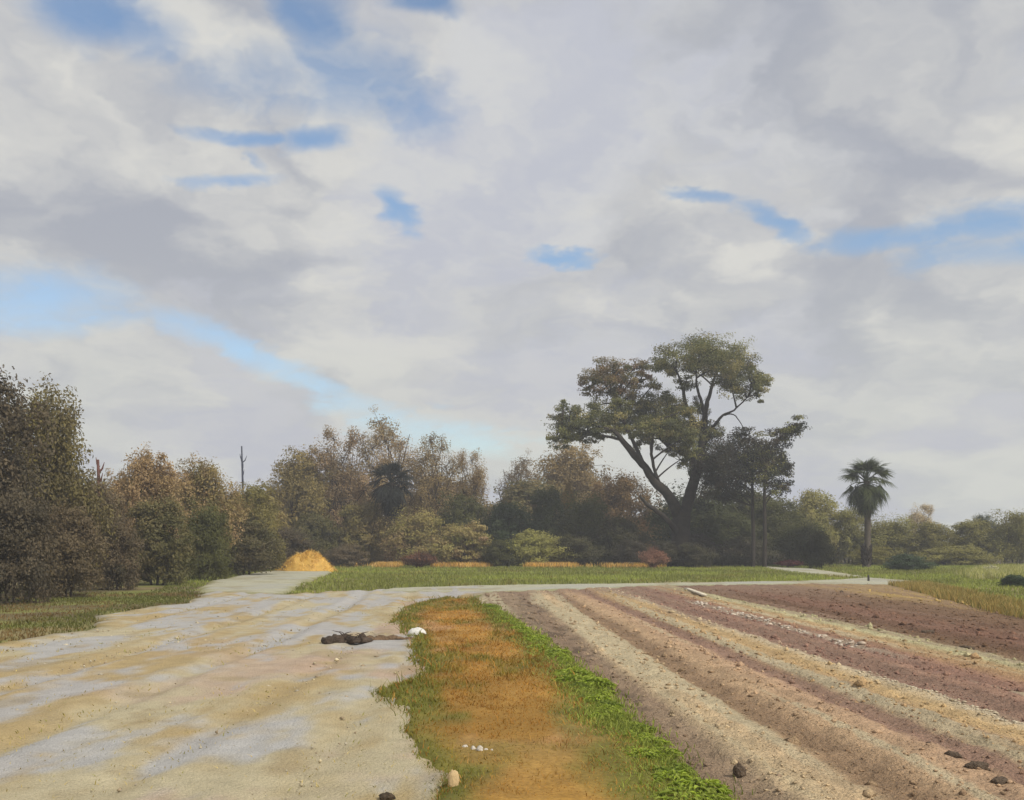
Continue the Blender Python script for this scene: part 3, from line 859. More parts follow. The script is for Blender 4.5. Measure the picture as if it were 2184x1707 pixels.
for x, w, top, Y, pal, lab in (
        (15, 200, 1040, 30, DRK + MAU[:2], 'dark shrub at the foot of the tall tree by the left edge'),
        (140, 170, 1065, 33.5, MAU + DRK[:1], 'dark brown shrub below the ragged olive tree'),
        (240, 140, 1100, 38.5, MAU + DRK[:2], 'mauve brown shrub below the dip in the left wood'),
        (335, 190, 1060, 43, OLV[:2] + MAU + OLVD, 'dark olive shrub below the rounded salmon tan tree'),
        (435, 120, 1072, 48, OLVD + OLV[:1], 'upright green brown shrub below the flat topped tan tree'),
        (520, 170, 1100, 55, OLVD + MAU[:2], 'dark olive shrub below the small olive tree'),
        (600, 150, 1122, 66, DRK + MAU[:2], 'low dark shrub just left of the hay heap'),
        (-110, 160, 1030, 27, DRK, 'dark shrub mostly outside the left edge of the picture')):
    T('shrub', lab, 'shrub', x, w, top, Y, pal, .11 if Y < 45 else .14, .85, .0, 13, GUS, shape='dome', depth=w / 2096 * Y * .8, crad=.28, up=.5, twig=5, stems=3)
# middle wood
T('broadleaf_tree', 'olive tan tree at the left end of the middle wood', 'tree', 640, 170, 962, 82, TANG + OLV[:2], .18, .95, .08, 16, GMD, twig=6)
T('broadleaf_tree', 'salmon brown tree with a thin open top in the middle wood', 'tree', 722, 170, 906, 84, TAN + MAU[:2], .18, .8, .1, 17, GMD, twig=8, crad=.22)
T('broadleaf_tree', 'tallest of the middle wood, pale tan with sky showing through', 'tree', 822, 180, 880, 86, TAN + PALE[:1] + OLV[:1], .18, .62, .15, 17, GMD, twig=10, crad=.20)
T('broadleaf_tree', 'brown olive tree right of the tallest tan tree', 'tree', 925, 160, 930, 85, TANG + MAU[:1], .18, .8, .1, 16, GMD, twig=8, crad=.23)
T('broadleaf_tree', 'thin tan tree at the right end of the middle wood', 'tree', 1005, 110, 955, 88, TAN + TANG, .18, .7, .12, 13, GMD, twig=8, crad=.24)
T('broadleaf_tree', 'grey brown hazy tree left of the great oak', 'tree', 1110, 130, 968, 98, MAU + PALE[:1], .2, .7, .08, 13, GMD, twig=8, crad=.25)
T('broadleaf_tree', 'grey olive tree under the left arm of the oak', 'tree', 1215, 220, 952, 100, TANG + MAU[:1], .2, .95, .06, 16, GMD, twig=6)
T('broadleaf_tree', 'orange brown tree seen beneath the oak limbs', 'tree', 1325, 190, 1005, 92, [lin(136, 108, 66), lin(122, 100, 62), lin(108, 94, 58)], .18, .95, .06, 14, GMD, twig=4)
T('broadleaf_tree', 'olive tree low behind the fork of the oak trunk', 'tree', 1420, 190, 1075, 98, OLV + TANG[:1], .2, .9, .03, 14, GMD, twig=2)
for x, w, top, Y, pal, lab in (
        (985, 150, 1045, 80, OLVD, 'dark olive bush right of the palm in the middle wood'),
        (1080, 160, 1070, 79, GRNB + OLVD[:1], 'deep green bush in the gap left of the oak'),
        (1165, 110, 1036, 81, OLVD + GRNB, 'upright dark green bush with golden spray beside it'),
        (1240, 130, 1055, 80, OLVD, 'dark olive bush between the green bush and the oak'),
        (1320, 130, 1095, 78, OLVD + DRK, 'dark bush left of the oak foot'),
        (665, 140, 1090, 79, OLVD + TANG[:1], 'olive brown bush behind the hay heap'),
        (770, 150, 1070, 80, OLV + TANG, 'olive bush under the salmon brown tree'),
        (880, 150, 1088, 78, LOL[:2] + TAN[:2], 'tan bush right of the palm trunk'),
        (985, 170, 1112, 76.5, TAN[:2] + LOL[:2], 'tan bush with a sloping top in front of the dark olive bush'),
        (1065, 90, 1150, 75.5, OLVD, 'small dark dome shrub at the end of the golden grass'),
        (1145, 170, 1132, 76.5, LOL, 'light olive low bush in front of the deep green bush'),
        (1230, 120, 1140, 76, OLVD + DRK, 'low dark shrub before the golden grass near the oak'),
        (740, 90, 1160, 76, MAU + DRK[:1], 'low red brown shrub right of the hay heap'),
        (1345, 90, 1150, 75, DRK, 'near black shrub beside the salmon dry bush')):
    T('shrub', lab, 'shrub', x, w, top, Y, pal, .16, 1.05, .0, 11, GUS, depth=4.0, crad=.33, up=.55, twig=2)
T('golden_sapling', 'slim sapling with golden yellow leaves left of the oak', 'sapling', 1212, 50, 1016, 81.5, [lin(150, 122, 56), lin(138, 112, 54), lin(122, 106, 58)], .16, .6, .45, 7, None, crad=.35)

# right side behind and beside the oak
for x, w, top, Y, pal, lab, nm in (
        (1470, 210, 1040, 82, OLVD + GRNB, 'tall dark green bush behind the oak trunk', 'shrub'),
        (1590, 240, 1030, 84, OLVD + DRK[:1], 'tall dark olive bush filling behind the slender trunks', 'shrub'),
        (1540, 190, 1085, 80, OLVD + GRNB[:1], 'dark bush right of the oak trunk', 'shrub'),
        (1650, 170, 1062, 82, OLVD + OLV[:1], 'olive bush behind the two slender trunks', 'shrub'),
        (1480, 130, 1140, 77.5, DRK, 'near black shrub right at the oak foot', 'shrub'),
        (1415, 80, 1150, 74.2, DRK + OLVD[:1], 'dark low shrub hiding the left side of the oak foot', 'shrub'),
        (1478, 90, 1158, 73.6, DRK + OLVD[:1], 'dark low shrub hiding the right side of the oak foot', 'shrub'),
        (1590, 150, 1145, 76, DRK + OLVD[:1], 'low dark shrub before the slender trunks', 'shrub'),
        (1700, 130, 1110, 78, OLVD, 'dark olive bush right of the slender trunks', 'shrub'),
        (1747, 72, 1126, 70, [lin(52, 54, 30), lin(60, 58, 34)], 'dark dome shaped bush left of the tall palm', 'shrub'),
        (1735, 150, 1042, 88, LOL + TANG[:1], 'light olive rounded bush left of the tall palm', 'shrub')):
    T(nm, lab, 'shrub', x, w, top, Y, pal, .16, 1.1, .0, 12, GUS, depth=4.0, crad=.33, up=.55, twig=2)
for x, w, top, Y, pal, lab in (
        (1810, 110, 1082, 88, LOL + OLV, 'olive bush just behind the palm trunk'),
        (1890, 140, 1102, 86, OLV + LOL, 'broad olive hedge tree right of the palm'),
        (1965, 90, 1072, 100, PALE + LOL[:1], 'pale thin tree rising over the right hedge'),
        (1985, 130, 1112, 85, OLV, 'olive hedge tree below the pale thin tree'),
        (2070, 140, 1108, 86, OLV + LOL[:1], 'olive hedge tree near the right edge with dark one behind'),
        (2100, 70, 1094, 96, GRNB + OLVD, 'dark green treetop showing above the right hedge'),
        (2168, 110, 1084, 84, LOL + OLV, 'olive tree at the right edge of the picture'),
        (2290, 170, 1060, 82, OLV, 'olive tree beyond the right edge of the picture')):
    T('hedge_tree', lab, 'tree', x, w, top, Y, pal, .17, 1.05 if pal[0] is not PALE[0] else .6, .0, 13, GRT, depth=5.0, crad=.3, up=.6, twig=3)
for x, w, top, Y, pal, lab in (
        (1935, 110, 1182, 66, GRNB, 'low dark green shrub on the grass right of the palm'),
        (2165, 70, 1225, 41, GRNB + [lin(84, 104, 70)], 'small dark green shrub at the right edge of the meadow'),
        (1860, 110, 1165, 78, OLV, 'low olive shrub behind the palm foot'),
        (2030, 200, 1165, 80, OLV + LOL[:1], 'low olive shrub behind the pale yellow grass')):
    T('shrub', lab, 'shrub', x, w, top, Y, pal, .13, 1.0, .0, 10, GUS, depth=min(3.0, w / 2096 * Y), crad=.34, up=.6)
# far wood closing the view
for x, w, top, Y, lab in (
        (700, 300, 1060, 112, 'far brown tree behind the hay heap wood'), (900, 300, 1050, 114, 'far brown tree behind the middle wood palm'), (1080, 300, 1075, 116, 'far brown tree left of the oak'),
        (1290, 300, 1085, 118, 'far brown tree behind the oak limbs'), (1500, 300, 1090, 116, 'far olive tree behind the oak trunk'), (1690, 300, 1095, 116, 'far olive tree behind the slender trees'),
        (1900, 320, 1122, 118, 'far olive tree behind the palm'), (2120, 320, 1120, 118, 'far olive tree at the right end of the view'), (480, 300, 1075, 104, 'far brown tree behind the left wood')):
    T('distant_tree', lab, 'tree', x, w, top, Y, MAU + OLV if x < 1400 else OLV + TANG[:1], .26, .8, .0, 16, 'far trees closing the view', depth=7, crad=.3)

# ------------------------------------------------------------------ the great oak
OY = 76.0
OBX = (1440 - 1092) / 2096 * OY


def OZ(zx, zy, d=0.0):
    """oak drawing coordinates -> local metres, d metres behind the trunk plane"""
    p = AT(1092 + zx * .3326, 681.4 + zy * .3327, OY + d)
    return p - np.array([OBX, OY, -.06])


oak = thing('live_oak', 'great spreading oak with forked dark trunk and domed olive crown', 'tree', (OBX, OY, -.06))
obark = lin(58, 52, 46)
LIMBS = {
    'trunk': [((1085, 1595, 0), .95), ((1085, 1500, 0), .80), ((1082, 1400, 0), .72), ((1085, 1300, 0), .70), ((1092, 1215, 0), .60)],
    'limb': [
        [((1075, 1290, 0), .55), ((1035, 1180, -.3), .50), ((980, 1100, -.8), .44), ((910, 1040, -1.2), .38), ((855, 950, -1.6), .34), ((785, 875, -2.0), .30), ((705, 775, -2.3), .24), ((650, 715, -2.6), .18), ((560, 690, -2.8), .10), ((470, 660, -3), .06)],
        [((1100, 1290, 0), .58), ((1130, 1160, .4), .54), ((1165, 1050, .7), .50), ((1195, 940, 1.0), .46), ((1215, 840, 1.2), .40), ((1232, 720, 1.2), .33), ((1238, 600, 1.0), .26), ((1262, 500, .8), .18), ((1290, 400, .6), .12), ((1330, 310, .4), .07)],
        [((1195, 930, 1.0), .34), ((1130, 880, 1.6), .30), ((1030, 820, 2.2), .27), ((960, 765, 2.6), .24), ((900, 690, 2.9), .19), ((840, 600, 3.0), .12), ((760, 500, 3.0), .07), ((680, 420, 2.6), .04)],
        [((1225, 760, 1.2), .24), ((1165, 660, .6), .22), ((1115, 560, .2), .19), ((1098, 460, 0), .15), ((1070, 370, -.2), .10), ((1030, 280, -.4), .05)],
        [((1236, 610, 1.0), .18), ((1215, 530, .2), .15), ((1190, 450, -.4), .12), ((1180, 350, -.8), .07), ((1200, 240, -1), .04)],
        [((1230, 790, 1.2), .20), ((1270, 725, .8), .17), ((1312, 665, .3), .14), ((1355, 615, 0), .11), ((1420, 582, -.2), .08), ((1490, 520, -.3), .06), ((1550, 450, -.3), .04)],
        [((1355, 615, 0), .07), ((1420, 610, .4), .055), ((1470, 670, .6), .04), ((1500, 730, .7), .025)],
        [((855, 950, -1.6), .20), ((800, 830, -.6), .17), ((740, 700, 0), .14), ((700, 600, .3), .10), ((640, 480, .5), .06), ((580, 400, .6), .04)],
        [((1060, 1370, -.4), .30), ((1000, 1290, -1.2), .25), ((930, 1230, -1.8), .21), ((870, 1190, -2.2), .17), ((820, 1130, -2.5), .08)],
        [((950, 1070, -1.0), .17), ((900, 900, -2.2), .14), ((900, 780, -2.8), .11), ((930, 660, -3.2), .06)],
        [((690, 770, -2.3), .13), ((560, 740, -2.4), .10), ((420, 700, -2.2), .07), ((320, 680, -2), .04)],
    ]}


def smooth_path(pts, k=4):
    p = np.array([OZ(*q[0]) for q in pts]); r = np.array([q[1] for q in pts])
    n = len(p); t = np.linspace(0, n - 1, (n - 1) * k + 1)
    i = np.clip(t.astype(int), 0, n - 2); f = (t - i)[:, None]
    p0, p1, p2, p3 = p[np.maximum(i - 1, 0)], p[i], p[i + 1], p[np.minimum(i + 2, n - 1)]
    q = .5 * (2 * p1 + (p2 - p0) * f + (2 * p0 - 5 * p1 + 4 * p2 - p3) * f ** 2 + (3 * p1 - p0 - 3 * p2 + p3) * f ** 3)
    return q + RNG.normal(size=q.shape) * .02, np.interp(t, np.arange(n), r) * RNG.uniform(.94, 1.06, len(t))


mb = MB(); mb.add(*tube(*smooth_path(LIMBS['trunk']), 14), obark)
for a in np.linspace(0, 2 * pi, 8)[:-1]:                       # root flare
    e = np.array([cos(a) * 1.5, sin(a) * 1.5, -.1]); st = OZ(1085, 1530, 0) + np.array([cos(a), sin(a), 0]) * .4
    mb.add(*tube(bez(st, (st + e) / 2 + np.array([0, 0, -.25]), e, 6), np.linspace(.4, .08, 6), 7), obark)
link('trunk', mb.mesh('trunk', M_bark, True), oak)
limb_pts, limb_own, limb_obj = [], [], []
for L in LIMBS['limb']:
    p, r = smooth_path(L); r = r * .84; limb_pts.append(p[len(p) // 3:])
    mb = MB(); mb.add(*tube(p, r, 9), obark)
    limb_own += [len(limb_obj)] * len(limb_pts[-1]); limb_obj.append(link('limb', mb.mesh('limb', M_bark, True), oak))
limb_pts = np.concatenate(limb_pts)
CL = [(1240, 175, 180, 85, 0), (1060, 235, 150, 85, -1), (1410, 215, 150, 85, 1), (1150, 320, 130, 75, 1.5), (1330, 310, 150, 85, -1.5), (1500, 320, 110, 80, 0), (1600, 400, 85, 60, 0), (1480, 450, 120, 60, 1),
      (1570, 490, 60, 36, 0), (960, 290, 100, 60, 0), (1230, 250, 160, 80, 3), (1250, 230, 160, 80, -3), (1400, 380, 110, 60, 2), (1640, 400, 50, 34, .5),
      (620, 330, 130, 75, 1), (515, 400, 105, 75, 0), (700, 410, 140, 90, 2), (790, 310, 90, 55, 1), (600, 470, 110, 50, 2), (760, 490, 80, 60, 1), (620, 380, 110, 70, -1.5), (470, 450, 60, 45, .5),
      (375, 590, 85, 75, -1.5), (330, 695, 110, 85, -2), (480, 635, 130, 75, -2.5), (625, 600, 130, 75, -1), (275, 780, 65, 48, -2), (550, 700, 100, 40, -3), (400, 660, 110, 70, 0), (330, 560, 40, 40, -1),
      (800, 600, 130, 85, 2), (920, 590, 130, 95, 3), (1050, 640, 140, 105, 2.5), (1150, 700, 110, 95, -1.5), (960, 690, 130, 75, -3), (1090, 770, 90, 65, -2), (850, 680, 110, 60, -3), (1210, 660, 80, 70, 3),
      (1190, 850, 80, 60, -2), (1000, 560, 130, 70, -1), (1110, 590, 80, 60, -3), (760, 640, 90, 60, 4), (1010, 720, 100, 60, 4), (890, 620, 110, 70, 0), (700, 560, 70, 50, 3), (1080, 900, 60, 60, -1), (830, 780, 80, 50, 2), (1110, 830, 90, 70, 1), (1160, 940, 70, 60, 2), (980, 790, 80, 55, 3), (660, 690, 90, 55, 1), (740, 720, 70, 50, -1), (520, 560, 80, 60, 1), (430, 720, 90, 60, -1), (690, 300, 80, 55, 0), (840, 360, 70, 50, 2), (870, 520, 90, 60, 1), (1270, 760, 70, 70, -1), (1120, 400, 90, 50, 0), (1420, 300, 130, 90, 3), (1010, 300, 90, 60, 2), (1540, 400, 90, 70, -1), (1250, 870, 80, 80, 2), (760, 400, 70, 60, -1), (900, 430, 80, 60, 3), (1000, 480, 80, 60, 2.5), (960, 640, 120, 90, 1), (1150, 760, 110, 80, 3), (700, 640, 110, 70, 3), (580, 640, 100, 60, 2), (1200, 560, 60, 60, 3), (1400, 420, 110, 70, -1), (820, 700, 90, 60, 4), (1230, 960, 80, 70, 1), (1300, 700, 70, 60, 2), (1060, 720, 120, 80, 0), (660, 540, 90, 60, -1), (350, 770, 80, 50, -2), (450, 750, 90, 45, -1), (540, 740, 80, 40, 1), (620, 690, 90, 45, -2), (880, 760, 70, 45, -1), (1010, 840, 60, 45, 0), (300, 640, 70, 60, .5)]
OAKP = [lin(92, 92, 52), lin(102, 99, 58), lin(82, 83, 50), lin(112, 104, 64), lin(74, 76, 48)]
OAKR = [lin(104, 92, 58), lin(92, 80, 52), lin(112, 90, 66), lin(80, 78, 44)]
OAKP, OAKR = [c * LIFT for c in OAKP], [c * LIFT for c in OAKR]
crown, twigs = MB(), MB()
mz = .3327 * OY / 2096
for zx, zy, rx, ry, d in CL:
    c = OZ(zx, zy, d); r = np.array([rx, (rx + ry) / 2 * 1.1, ry * 1.16]) * mz * 1.05
    n = int(np.clip(24 * r[0] * r[2] / (.15 * .15), 300, 6000))
    sp = clump_leaves(crown, c, r, n, .15, OAKR if zx < 860 and zy < 520 else OAKP, up=.55, loose=.17, sprig_n=np.clip(n / 55, 10, 120), jit=.28)
    ji = int(np.argmin(np.linalg.norm(limb_pts - (c - np.array([0, 0, .8])), axis=1))); j = limb_pts[ji]
    twigs = MB(); twigs.add(*tube(bez(j, (j + c) / 2 + np.array([0, 0, .2]), c, 6), np.linspace(.08, .035, 6), 5), obark)
    for q in sp[RNG.permutation(len(sp))[:10]]:
        twigs.add(*tube(bez(c, (c + q) / 2 + RNG.normal(size=3) * .1, q, 4), np.linspace(.03, .012, 4), 3), obark)
    link('branch', twigs.mesh('branch', M_bark, True), limb_obj[limb_own[ji]])
link('crown', crown.mesh('crown', M_leaf), oak)


def slender(label, tx0, tx1, clumps, pal, Y):
    """tall thin tree drawn from explicit clumps (oak drawing coordinates)"""
    bx = (1092 + tx0 * .3326 - 1092) / 2096 * Y
    root = thing('slender_tree', label, 'tree', (bx, Y, -.06), 'slender trees beside the oak')
    def at(zx, zy, d=0): return AT(1092 + zx * .3326, 681.4 + zy * .3327, Y + d) - np.array([bx, Y, -.06])
    topz = min(c[1] for c in clumps)
    p = np.array([at(tx0, 1600), at(tx0 + 4, 1400), at((tx0 + tx1) / 2, 1200), at(tx1, 1050), at(tx1 + 6, 950), at(tx1 + 10, 860)])
    p[0, 2] = -.1
    t = np.linspace(0, 5, 16); p = np.stack([np.interp(t, range(6), p[:, i]) for i in range(3)], -1)
    wd, cr = MB(), MB(); wd.add(*tube(p, np.linspace(.17, .05, 16), 8), obark)
    m = .3327 * Y / 2096
    for zx, zy, rx, ry, d in clumps:
        c = at(zx, zy, d); r = np.array([rx, (rx + ry) / 2, ry * 1.05]) * m * 1.25
        n = int(np.clip(20 * r[0] * r[2] / (.15 * .15), 200, 5000))
        clump_leaves(cr, c, r, n, .16, pal, up=.5, loose=.2, sprig_n=n / 40)
        j = p[np.argmin(np.linalg.norm(p - (c - np.array([0, 0, 1.0])), axis=1))]
        wd.add(*tube(bez(j, (j + c) / 2 + np.array([0, 0, .2]), c, 6), np.linspace(.055, .02, 6), 5), obark)
    link('trunk', wd.mesh('trunk', M_bark, True), root); link('crown', cr.mesh('crown', M_leaf), root)


SLD = [c * 1.3 for c in (lin(54, 54, 42), lin(62, 60, 44), lin(48, 52, 38), lin(70, 62, 48))]
slender('dark slender tree close to the right side of the oak, nearer trunk', 1545, 1540, [(1450, 830, 120, 90, 0), (1330, 880, 100, 105, 1), (1260, 950, 90, 95, .5), (1440, 950, 130, 90, -1), (1370, 1000, 90, 60, 0), (1480, 760, 60, 50, 0), (1520, 880, 90, 90, 1), (1300, 1060, 90, 60, 0), (1420, 1040, 90, 60, 1), (1250, 1120, 70, 60, -.5), (1350, 1130, 90, 60, .5), (1460, 1110, 80, 60, 0), (1400, 880, 110, 90, -1.5), (1330, 960, 110, 90, 2)], SLD, 74)
slender('slender tree with a ragged side tuft, right of the darker slender tree', 1618, 1620, [(1590, 900, 105, 100, 0), (1650, 860, 75, 65, 1), (1745, 895, 55, 65, 0), (1705, 1030, 75, 60, .5), (1620, 1000, 80, 70, -1), (1770, 705, 90, 40, 0), (1835, 655, 50, 36, 0), (1800, 690, 60, 36, 0), (1670, 760, 60, 45, 0), (1745, 1075, 40, 30, 0), (1700, 950, 60, 50, 1), (1500, 730, 90, 40, .5), (1720, 790, 70, 45, 0), (1560, 990, 90, 80, 1), (1640, 930, 90, 80, 1.5), (1580, 830, 80, 60, -1), (1700, 1090, 70, 50, 0), (1760, 960, 45, 60, .5), (1790, 730, 70, 40, .6)], SLD + OAKP[:2], 73)


# ------------------------------------------------------------------ palms
def frond_mesh(name, L, drop, seed, cols):
    """one costapalmate frond along +x: stalk and folded fan of leaflets"""
    rng = np.random.default_rng(seed); mb = MB()
    t = np.linspace(0, 1, 7)
    axis = np.stack([t * L, 0 * t, .16 * L * np.sin(t * pi * .8) - drop * L * t ** 2.4], -1)
    mb.add(*tube(axis[:5], np.linspace(.035, .018, 5), 4), cols[0] * 1.15)
    n = 30
    for i in range(n):
        s = (i / (n - 1) - .5) * 2
        st = axis[3] * (1 - .25 * (1 - abs(s))) + (axis[4] - axis[3]) * (1 - abs(s)) * .8
        ang = s * 1.75 + rng.normal(0, .04); ln = L * (.52 - .14 * abs(s)) * rng.uniform(.85, 1.1)
        d = np.array([cos(ang), sin(ang), -.10 - drop * .55]); sd_ = np.array([-sin(ang), cos(ang), .25 * (1 if i % 2 else -1)])
        w = .055
        p0, p1, p2 = st, st + d * ln * .55, st + d * ln + np.array([0, 0, -.22 * ln - .15 * ln * rng.random()])
        V = [p0 - sd_ * w * .3, p0 + sd_ * w * .3, p1 + sd_ * w * .6, p1 - sd_ * w * .6, p2]
        mb.add(V, [[0, 1, 2, 3]], cols[rng.integers(0, len(cols))] * rng.uniform(.8, 1.2)); mb.f.setdefault(3, []).append(np.array([[3, 2, 4]]) + mb.n - 5)
    return mb.mesh(name, M_leaf)


def palm(label, x, Y, crown_y, R, cols, base_r, seed, skirt=True, group=None):
    X = (x - 1092) / 2096 * Y; Hc = EYE + (1158 - crown_y) / 2096 * Y + .06
    root = thing('cabbage_palm', label, 'palm', (X, Y, -.06), group)
    rng = np.random.default_rng(seed)
    n = 40; t = np.linspace(0, 1, n)
    path = np.stack([.10 * np.sin(t * 3), .05 * t, t * Hc], -1)
    r = base_r * (1 + .5 * np.exp(-t * Hc / .25)) * (1 - .15 * t) * (1 + .07 * np.where(np.arange(n) % 2, 1, -1))
    mb = MB(); mb.add(*tube(path, r, 12), lin(88, 80, 70))
    tk = link('trunk', mb.mesh('trunk', M_bark, True), root)
    if skirt:
        mb = MB()
        for i in range(120):                                    # old leaf boots on the lower trunk
            a = i * 2.4; z = .1 + 1.45 * rng.random(); rr = base_r * 1.05
            p0 = np.array([cos(a) * rr, sin(a) * rr, z]); p1 = p0 + np.array([cos(a) * .16, sin(a) * .16, .22 + .1 * rng.random()])
            mb.add(*tube([p0, (p0 + p1) / 2 + np.array([0, 0, -.03]), p1], [.06, .045, .02], 4), lin(62, 54, 46) * rng.uniform(.7, 1.3))
        link('leaf_boots', mb.mesh('leaf_boots', M_bark), tk)
    vars_ = [[frond_mesh('frond', R, dr, seed * 10 + k * 5 + j, cols) for j in range(2)] for k, dr in enumerate((.05, .3, .65, 1.0))]
    nf = 54
    for i in range(nf):
        s = (i + .5) / nf
        elv = 1.35 - 2.45 * s + rng.normal(0, .10); k = min(3, int(s * 4))
        o = link('frond', vars_[k][rng.integers(0, 2)], root)
        o.location = (path[-1, 0], path[-1, 1], Hc - .25 * s)
        o.rotation_euler = (rng.normal(0, .25), -elv + (.25 if k > 1 else 0), i * 2.39996 + rng.normal(0, .15))
        o.scale = (1, 1, 1) if k else (.85, .85, .85)
    return root


palm('tall single palm with round fan crown standing clear before the right hedge', 1848, 72.5, 1026, 2.25, [lin(70, 80, 46), lin(82, 92, 50), lin(58, 68, 42), lin(92, 98, 58)], .24, 3)
palm('dark crowned palm with slim trunk inside the middle wood', 834, 78.6, 1030, 2.3, [lin(46, 50, 44), lin(54, 56, 46), lin(40, 44, 40)], .17, 4, False)


# ------------------------------------------------------------------ dead snags above the left wood
def snag(label, x, top, Y, r, col, seed):
    rng = np.random.default_rng(seed); X = (x - 1092) / 2096 * Y; H = EYE + (1158 - top) / 2096 * Y
    root = thing('dead_snag', label, 'dead tree', (X, Y, -.06), 'dead snags above the left wood')
    p = np.stack([.06 * np.sin(np.linspace(0, 4, 12)), np.zeros(12), np.linspace(0, H, 12)], -1)
    mb = MB(); mb.add(*tube(p, np.linspace(r, r * .35, 12), 7), col); link('trunk', mb.mesh('trunk', M_bark, True), root)
    for i in range(5):
        a = rng.uniform(0, 6.28); z = H * rng.uniform(.75, .95); l = rng.uniform(.1, .35)
        mb = MB(); mb.add(*tube([(0, 0, z), (cos(a) * l * .6, sin(a) * l * .6, z + .15), (cos(a) * l, sin(a) * l, z + .45)], [r * .4, r * .28, .012], 5), col)
        link('branch', mb.mesh('branch', M_bark, True), root)


snag('thick red brown dead stem standing above the dip in the left wood', 211, 978, 45, .16, lin(112, 78, 70), 1)
snag('thin dark dead stem rising above the small olive tree', 517, 950, 63, .12, lin(66, 70, 84), 2)


# ------------------------------------------------------------------ dry bushes, hay heap, brush
def dry_bush(name, label, cat, x, y, w, h, cols, n=260, seed=1, fluff=3500, leaf=.1):
    rng = np.random.default_rng(seed); X, Y = GP(x, y); W = w / 2096 * Y; H = h / 2096 * Y
    root = thing(name, label, cat, (X, Y, -.05))
    st, lf = MB(), MB()
    for i in range(n):
        a = rng.uniform(0, 6.28); t = rng.uniform(0, 1)
        e = np.array([cos(a) * W * .5 * t, sin(a) * W * .4 * t, H * (math.sqrt(1 - t * t * .85)) * rng.uniform(.7, 1.12)])
        st.add(*tube(bez(np.array([cos(a) * .1, sin(a) * .1, 0]), np.array([e[0] * .4, e[1] * .4, e[2] * .7]), e, 4), [.018, .014, .010, .006], 3), cols[rng.integers(0, len(cols))] * .8)
    for i in range(9):
        a = i * 2.4; t = math.sqrt((i + .5) / 9) * .7
        c = np.array([cos(a) * W * .5 * t, sin(a) * W * .35 * t, H * (.30 + .32 * (1 - t) + .1 * rng.random())])
        clump_leaves(lf, c, np.array([W * .24, W * .22, H * .28]), fluff // 9, leaf, cols, up=.3, loose=.22, sprig_n=30)
    link('stems', st.mesh('stems', M_bark), root); link('foliage', lf.mesh('foliage', M_leaf), root)


dry_bush('dry_bush', 'salmon pink dry bush at the edge of the grass below the oak', 'bush', 1393, 1211, 66, 46, [lin(160, 118, 98), lin(148, 108, 90), lin(170, 130, 106)], seed=11)
dry_bush('brush_heap', 'dark red brown brush heap in the golden grass', 'brush', 893, 1210, 86, 36, [lin(112, 76, 58), lin(92, 66, 54), lin(134, 92, 66)], seed=12)
dry_bush('low_red_bush', 'low dark red bush in the shade by the white sand', 'bush', 1684, 1209, 64, 17, [lin(112, 52, 46), lin(92, 48, 46), lin(84, 58, 54)], seed=13, n=160, fluff=1800)
dry_bush('pale_bush', 'pale whitish low bush in the yellow grass at the right', 'bush', 2112, 1226, 48, 22, [lin(206, 202, 168), lin(192, 190, 156)], seed=14, n=120, fluff=1600)

HX, HY = GP(650, 1218)
hay = thing('hay_heap', 'golden yellow heap of hay at the end of the side track', 'hay', (HX, HY, -.05))
a_, r_ = np.meshgrid(np.linspace(0, 2 * pi, 49)[:-1], np.linspace(0, 1, 15))
xx, yy = np.cos(a_) * r_ * 1.95, np.sin(a_) * r_ * 1.5
zz = 1.12 * (1 - r_ ** 2.6) * (1 - .42 * sstep(-.2, -1.1, xx)) + .55 * fbm(xx * 1.3 + 9, yy * 1.3, 201, 4) - .1 * sstep(.6, 1, r_) * (1 - r_ ** 4) - .05
V = np.stack([xx, yy, zz], -1).reshape(-1, 3); i = np.arange(14)[:, None] * 48; j = np.arange(48)[None]
F = np.stack([i + j, i + (j + 1) % 48, i + 48 + (j + 1) % 48, i + 48 + j], -1).reshape(-1, 4)
Ch = lerp(np.broadcast_to(lin(212, 172, 88), (len(V), 3)), lin(200, 156, 78), sstep(-.2, .4, fbm(V[:, 0] * 3, V[:, 2] * 3, 202)))
link('heap', mk_mesh('heap', V, F, M_straw, Ch, True), hay)
mb = MB(); q = RNG.integers(0, len(V), 7000)
blades(mb, V[q] + RNG.normal(size=(7000, 3)) * .05 - np.array([0, 0, .05]), RNG.uniform(.06, .22, 7000), RNG.uniform(.015, .035, 7000), pick([lin(236, 196, 98), lin(226, 182, 82), lin(240, 206, 124), lin(204, 160, 76)], 7000), 2.2)
sp_ = RNG.normal(size=(1800, 3)) * np.array([1.5, 1.2, 0]); sp_[:, 2] = .0
blades(mb, sp_, RNG.uniform(.02, .08, 1800), RNG.uniform(.015, .035, 1800), pick([lin(222, 180, 92), lin(204, 160, 76)], 1800), 3.0)
link('straw', mb.mesh('straw', M_straw), hay)


# ------------------------------------------------------------------ stones, clods, debris
def lump_mesh(name, sx, sy, sz, col, mat, seed, rough=.22):
    rng = np.random.default_rng(seed)
    v = SPH_V.copy(); o = rng.uniform(0, 50, 3)
    d = 1 + rough * fbm(v[:, 0] * 1.6 + o[0] + v[:, 2], v[:, 1] * 1.6 + o[1] - v[:, 2], seed, 3) + .4 * rough * fbm(v[:, 0] * 5 + o[2], v[:, 1] * 5 + v[:, 2] * 4, seed + 1, 2)
    v = v * d[:, None]; v[:, 2] = np.where(v[:, 2] < -.35, -.35, v[:, 2])
    v = v * np.array([sx, sy, sz])
    return mk_mesh(name, v, SPH_F, mat, np.broadcast_to(col, v.shape), True)


